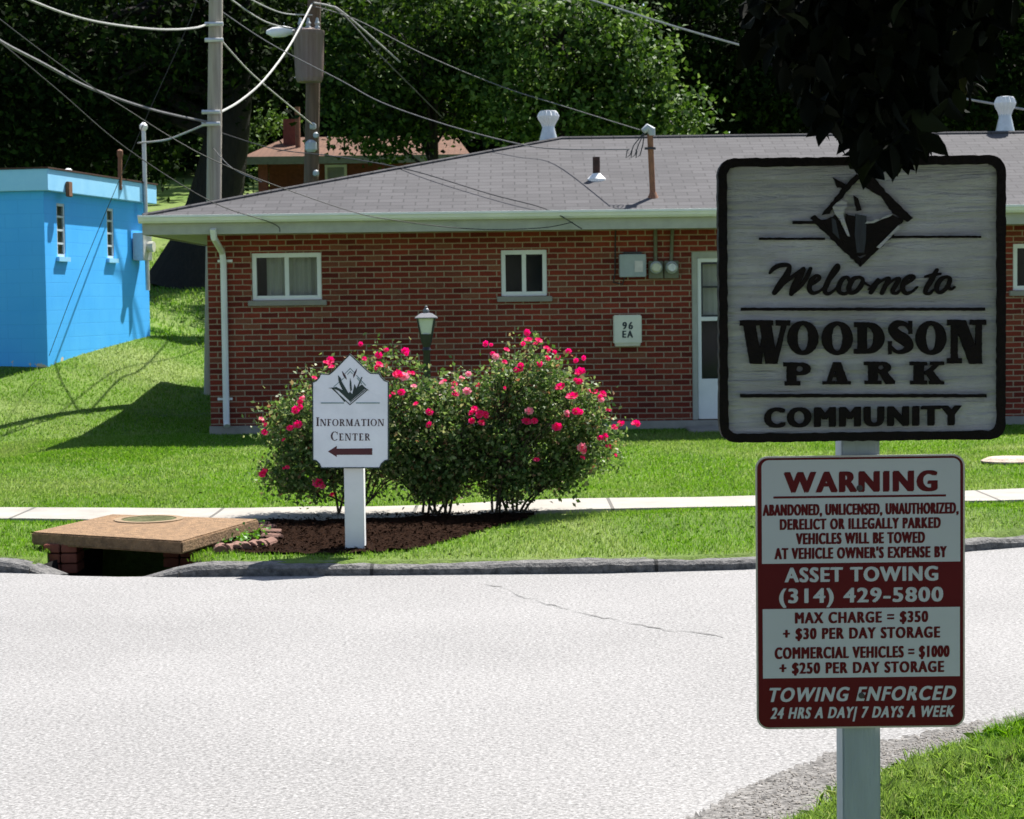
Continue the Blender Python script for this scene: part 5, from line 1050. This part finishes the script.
def bush(label, base_px, ells_px, nclump, per, blos, Yb, pale=0.0):
    b = U(*base_px, Yb); bz = float(H(b.x, Yb, False)); bs = thing('rose_bush', label, 'rose bush', (b.x, Yb, bz), 'pink rose bushes in the mulch bed')
    s = Yb/F; E = []
    for (px, py, rx, ry, dy) in ells_px: c = U(px, py, Yb+dy); E.append((c.x, c.y, c.z, rx*s, rx*s*.85, ry*s))
    pts, Cc, dirs = clumps(E, nclump, int(per*1.3), .065, .25); pts = pts[pts[:, 2] > bz+.05]; dirs = unit(RNG.normal(size=pts.shape)*.5+np.array([0, 0, .6]))
    np_mesh('foliage', leaf_quads(pts, .038, dirs, .9, .62), 4, M['leaf_rose'], bs)
    mb = MB()
    mains = [Vector(c) for c in Cc[RNG.choice(len(Cc), 10, replace=False)]]
    for p3 in mains:
        p0 = Vector((b.x+random.uniform(-.12, .12), Yb+random.uniform(-.10, .10), bz-.02)); m_ = p0.lerp(p3, .45)+Vector((random.uniform(-.04, .04), 0, (p3.z-p0.z)*.16)); mb.tube([p0, p0.lerp(m_, .5)+Vector((random.uniform(-.02, .02), 0, .02)), m_, p3], [.010, .009, .007, .004], 6, False)
    for c in Cc[::2]:
        c = Vector(c); q = min(mains, key=lambda w_: (w_-c).length); j = Vector((b.x, Yb, bz)).lerp(q, random.uniform(.5, .85)); mb.tube([j, j.lerp(c, .5)+Vector((0, 0, .03)), c], [.005, .004, .0025], 5, False)
    mb.build('stem', M['stem'], bs)
    blos = blos+[(px+random.uniform(-5, 5), py+random.uniform(-4, 4), sc*.7) for px, py, sc in blos if random.random() < .5]
    for i, (px, py, sc) in enumerate(blos):
        p = U(px, py, Yb)
        # rest on the outer, camera-side shell of the nearest lobe
        dpth = 0
        for e in E:
            q = 1-((p.x-e[0])/e[3])**2-((p.z-e[2])/e[5])**2
            if q > 0: dpth = max(dpth, e[4]*math.sqrt(q)+Yb-e[1])
        p = U(px, py, Yb-dpth-.03 if dpth else Yb+random.uniform(-.15, .1))
        o = bpy.data.objects.new('blossom', BM2 if random.random() < pale else BM1); COL.objects.link(o); o.parent = bs; o.location = p-ORG[bs]; s_ = sc*random.uniform(.8, 1.15)
        o.rotation_euler = (R(random.uniform(35, 88)), 0, R(random.uniform(-55, 55))); o.scale = (s_*1.2, s_, s_)
    return bs
GZ = lambda px, py: G(px, py, .09).y
f5 = lambda x, y, s_=1.0: (240+x/2.497, 320+y/2.497, s_)
bl1 = [f5(*q) for q in ((52, 248, 1), (65, 262, .8), (60, 280, .9), (57, 385, 1), (62, 375, .7), (118, 368, .7), (125, 270, 1), (145, 262, 1.2), (140, 225, 1.1), (160, 195, .9), (150, 205, .8), (185, 145, .8), (225, 100, 1.1), (230, 118, 1.1), (310, 97, .9), (345, 88, 1.1), (347, 112, 1.2), (365, 75, .8), (413, 78, 1), (395, 135, 1.3), (410, 142, 1.2), (430, 133, .9), (402, 180, 1.1), (434, 166, 1), (375, 192, .8), (195, 408, 1.3), (205, 415, 1), (233, 438, 1.1), (300, 60, .8), (110, 300, .8))]
bl2 = [f5(*q) for q in ((472, 230, 1.2), (473, 262, 1.1), (505, 157, 1), (535, 160, .9), (538, 186, 1), (570, 135, 1), (552, 145, .8), (566, 178, 1.2), (596, 163, .8), (440, 210, .8))]
bl3 = [f5(*q) for q in ((615, 60, .9), (638, 92, 1), (660, 105, 1), (665, 75, 1.1), (715, 32, 1.1), (720, 50, 1), (745, 52, 1.2), (765, 70, 1), (750, 110, 1), (795, 95, 1), (785, 80, .8), (820, 78, 1), (840, 102, 1), (850, 130, 1.3), (848, 155, 1), (800, 168, 1.4), (830, 192, 1.6), (840, 228, 1.3), (815, 232, .9), (722, 228, 1.1), (715, 255, 1.4), (735, 252, 1), (792, 268, 1.3), (580, 232, 1.4), (600, 236, 1.2), (612, 235, 1), (602, 258, 1), (580, 252, .9), (880, 180, 1.2), (905, 185, 1.2), (902, 200, .9), (920, 225, .9), (910, 292, 1.1), (920, 315, .8), (852, 318, 1.4), (862, 325, .8), (855, 345, .8), (935, 268, 1), (955, 260, .9), (988, 258, 1.2), (937, 338, .7), (740, 350, .9), (660, 170, .7), (700, 115, .9), (690, 125, .8), (770, 98, .8), (860, 95, .9))]
bush('tall leftmost rose bush sprawling out behind the white information sign', (352, 518), [(330, 420, 52, 52, 0), (378, 395, 46, 48, .1), (290, 438, 30, 40, 0), (365, 455, 52, 48, 0), (315, 468, 44, 30, 0), (282, 480, 20, 16, 0)], 340, 28, bl1, GZ(352, 518), .12)
bush('middle rose bush below the lamp post, paler and with fewest blooms', (432, 517), [(435, 412, 42, 42, .15), (420, 445, 48, 50, 0), (455, 450, 44, 50, 0), (430, 480, 34, 22, 0)], 310, 28, bl2, GZ(432, 517), .55)
bush('right hand rose bush, tallest and covered in most pink blooms', (505, 516), [(528, 385, 50, 52, .1), (500, 420, 46, 58, 0), (560, 420, 52, 50, 0), (520, 460, 58, 42, 0), (585, 442, 38, 36, 0), (522, 484, 34, 20, 0), (482, 455, 24, 36, 0), (560, 466, 36, 24, 0)], 440, 29, bl3, GZ(505, 516), .1)

# ------------------------------------------------------------------ trees
def tree(name, label, base, trunk_top, tr, ells, nclump, per, rad, size, m, limbs=26, group=None, bias=.5, lean=None):
    t = thing(name, label, 'tree', base, group); b = Vector(base)
    pts, Cc, d = clumps(ells, nclump, per, rad); np_mesh('crown', leaf_quads(pts, size, d*.5+np.array([0, 0, .6]), 1.0, .62), 4, m, t)
    mb = MB(); top = Vector(trunk_top); k = 8; path = []; rad_ = []
    for i in range(k+1):
        q = i/k; path.append(b.lerp(top, q)+Vector((math.sin(q*3)*tr*.4, 0, -.15 if i == 0 else 0))); rad_.append(tr*(1-.55*q)*(1+.8*math.exp(-q*9)))
    mb.tube(path, rad_, 12)
    for c in Cc[::max(1, len(Cc)//limbs)]:
        q = random.uniform(.45, .98); s0 = b.lerp(top, q)+Vector((math.sin(q*3)*tr*.4, 0, 0)); e = Vector(c); m_ = s0.lerp(e, .5)+Vector((0, 0, (e-s0).length*.10)); r0 = tr*.35*(1.1-q*.5)
        mb.tube([s0, s0.lerp(m_, .5), m_, e], [r0, r0*.8, r0*.5, r0*.15], 6, False)
    mb.build('trunk', M['bark'], t, smooth=True); return t
def EL(px, py, rx, ry, Yd, rd=None):
    c = U(px, py, Yd); s = Yd/F; return (c.x, c.y, c.z, rx*s, (rd if rd else rx*s*.8), ry*s)
hb = lambda px, Yd: (U(px, 300, Yd).x, Yd, float(H(U(px, 300, Yd).x, Yd)))
b_ = hb(196, 42)
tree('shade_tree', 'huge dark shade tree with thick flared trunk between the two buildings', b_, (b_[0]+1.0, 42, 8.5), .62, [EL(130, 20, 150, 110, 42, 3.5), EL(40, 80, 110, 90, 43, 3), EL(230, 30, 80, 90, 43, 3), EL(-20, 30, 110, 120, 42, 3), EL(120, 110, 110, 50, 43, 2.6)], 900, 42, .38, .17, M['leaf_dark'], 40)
b_ = hb(434, 40)
tree('broadleaf_tree', 'green broadleaf tree with slim trunk in front of the bungalow roof', b_, (b_[0], 40, 7.0), .12, [EL(410, 20, 75, 70, 40, 2.2), EL(372, 95, 50, 40, 40, 1.6), EL(450, 95, 55, 42, 40.5, 1.6), EL(345, 20, 36, 60, 40.5, 1.6), EL(390, 138, 50, 22, 40, 1.2)], 230, 78, .27, .135, M['leaf_mid'], 30)
b_ = hb(560, 39)
tree('broadleaf_tree', 'brightest sunlit green tree rising behind the middle of the roof ridge', b_, (b_[0], 39, 7.0), .2, [EL(560, 40, 90, 60, 39, 2.4), EL(520, 95, 65, 45, 39, 1.8), EL(620, 60, 50, 60, 39, 1.6), EL(600, 110, 75, 36, 39, 1.8), EL(665, 118, 36, 28, 38.6, 1.0), EL(500, 20, 60, 50, 39.5, 1.8)], 280, 92, .27, .135, M['leaf_bright'], 30)
b_ = hb(760, 46)
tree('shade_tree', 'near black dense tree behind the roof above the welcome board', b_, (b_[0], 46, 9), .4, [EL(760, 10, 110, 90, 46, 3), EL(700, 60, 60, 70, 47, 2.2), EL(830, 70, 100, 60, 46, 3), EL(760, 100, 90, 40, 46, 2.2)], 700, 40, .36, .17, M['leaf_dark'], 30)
b_ = hb(980, 45)
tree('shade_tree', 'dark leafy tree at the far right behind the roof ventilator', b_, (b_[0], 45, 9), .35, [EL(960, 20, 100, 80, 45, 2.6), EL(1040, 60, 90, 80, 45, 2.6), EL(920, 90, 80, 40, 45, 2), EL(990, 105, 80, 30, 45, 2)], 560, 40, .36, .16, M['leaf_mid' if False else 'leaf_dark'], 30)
b_ = hb(30, 50)
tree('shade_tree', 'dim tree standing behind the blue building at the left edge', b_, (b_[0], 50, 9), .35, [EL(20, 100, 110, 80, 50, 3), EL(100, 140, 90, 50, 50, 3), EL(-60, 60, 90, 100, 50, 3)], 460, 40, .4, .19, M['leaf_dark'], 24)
b_ = hb(240, 56)
tree('shrub_tree', 'small light green tree left of the distant bungalow', b_, (b_[0], 56, 5.2), .1, [EL(236, 150, 26, 40, 56, .8), EL(250, 125, 26, 16, 57, .7)], 70, 40, .28, .14, M['leaf_bright'], 10)
# wooded hillside far behind: one mass
n = 95000; x = RNG.uniform(-26, 30, n); y = RNG.uniform(64, 80, n); top_ = 17+2*np.sin(x*.4)+1.5*np.sin(x*.9+1)
z = 2+(top_-2)*RNG.uniform(0, 1, n); q = (np.sin(x*1.7+z*.8)+np.sin(z*1.9-x*.6)+np.sin(y*1.4+x)) ; y = y-q*.8
tag(np_mesh('woodland', leaf_quads(np.stack([x, y, z], -1), .55, np.tile(np.array([[.1, -.3, .6]]), (n, 1)), 1.0, .7), 4, M['wood']), 'dark wooded hillside closing off the view behind the houses', 'woods', kind='stuff')

# foreground tree: trunk out of frame on the right, its unseen crown enlarged over and behind the viewer to shade the signs
def near_leaves(P, size, droop):
    n = len(P); nr = unit(RNG.normal(size=(n, 3))+np.array([0, 0, .3])); t = unit(RNG.normal(size=(n, 3))*.7+np.array([0, 0, -droop])); b = unit(np.cross(nr, t)); nr = unit(np.cross(t, b)); s = (size*RNG.uniform(.65, 1.2, n))[:, None]
    pr_ = [(0, 0, 0), (.22, .24, .06), (.42, .20, .05), (.55, .26, .08), (.8, .11, .04), (1.05, 0, -.06)]
    mid = [P+t*s*0, P+t*s*.3-nr*s*.02, P+t*s*.62, P+t*s*1.05-nr*s*.10]
    l = [P+t*s*.16+b*s*.20+nr*s*.06, P+t*s*.46+b*s*.30+nr*s*.10, P+t*s*.80+b*s*.17+nr*s*.04]; r = [P+t*s*.16-b*s*.20+nr*s*.06, P+t*s*.46-b*s*.30+nr*s*.10, P+t*s*.80-b*s*.17+nr*s*.04]
    V = np.stack(mid+l+r, 1); fc = [(0, 1, 4), (1, 2, 5, 4), (2, 3, 6, 5), (0, 7, 1), (1, 7, 8, 2), (2, 8, 9, 3)]
    return V, fc
tb = Vector((2.7, 1.6, .03)); nt_ = thing('overhanging_tree', 'dark leafy foreground branch of a tree hanging over the top of the welcome board', 'tree', tb)
poly = [Vector(p) for p in ((735, -90), (1060, -90), (1010, 20), (975, 80), (950, 112), (930, 118), (922, 150), (900, 158), (878, 176), (862, 176), (850, 150), (832, 140), (806, 112), (786, 84), (745, 50))]
px = RNG.uniform(690, 1100, 5200); py = RNG.uniform(-90, 180, 5200); k = inpoly(px, py, poly); px, py = px[k], py[k]
core = np.exp(-((px-880)/95)**2); keep = RNG.uniform(0, 1, len(px)) < np.clip(core*1.2+.15, 0, 1); px, py = px[keep][:2200], py[keep][:2200]
dp_ = RNG.uniform(3.75, 4.7, len(px)); P = np.array([tuple(U(a, b-14, c)) for a, b, c in zip(px, py, dp_)]); P[:, 1] = np.minimum(P[:, 1], np.where(P[:, 2] < wz1+.03, YS-.06, 9))
c2, _, _ = clumps([(.6, 1.5, 4.4, 3.6, 3.4, 1.7), (-.6, -1.5, 4.6, 3.4, 3.0, 1.8), (-1.0, -3.6, 3.2, 4.6, 1.6, 1.9), (2.6, 3.0, 3.9, 1.6, 2.0, 1.4), (1.6, 3.4, 3.3, 1.5, 1.5, .7), (2.6, -1.5, 3.6, 2.2, 2.4, 1.6)], 800, 26, .30)  # unseen lobes, the low rear one added to darken the sign fronts
c2 = c2[(c2[:, 2] > 2.55+.12*np.maximum(c2[:, 1], 0)) | ((c2[:, 1] < -2.4) & (c2[:, 2] > 1.2))]
V1, fc = near_leaves(P, .066, 1.1); V2, _ = near_leaves(c2, .115, .5)
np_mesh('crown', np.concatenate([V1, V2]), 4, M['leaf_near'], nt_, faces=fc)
mb = MB(); mb.tube([tb+Vector((0, 0, -.2)), tb+Vector((0, 0, .4)), tb+Vector((-.05, .05, 1.4)), tb+Vector((-.15, .1, 2.6)), tb+Vector((-.4, 0, 4.2)), tb+Vector((-.8, -.1, 5.4))], [.30, .22, .19, .16, .11, .05], 14); mb.build('trunk', M['bark'], nt_, smooth=True)
mb = MB(); j = tb+Vector((-.15, .1, 2.6))
mb.tube([j, (2.2, 2.8, 2.9), (1.5, 3.7, 2.75), (.98, 4.1, 2.5), (.84, 4.2, 2.25), (.80, 4.22, 2.02)], [.09, .06, .04, .022, .012, .005], 8)
for c in [(.55, 4.2, 2.35), (.95, 4.4, 2.2), (1.15, 4.2, 2.3), (.7, 4.0, 2.2), (.85, 4.5, 2.12)]: mb.tube([(1.2, 3.95, 2.62), (.5*(1.2+c[0]), 4.1, .5*(2.65+c[2])+.05), c], [.02, .012, .004], 6)
for c in c2[::1300]: c = Vector(c); s0 = tb+Vector((-.3, 0, random.uniform(2.4, 4.2))); mb.tube([s0, s0.lerp(c, .5)+Vector((0, 0, .2)), c], [.06, .035, .01], 6)
mb.build('branch', M['bark'], nt_, smooth=True)
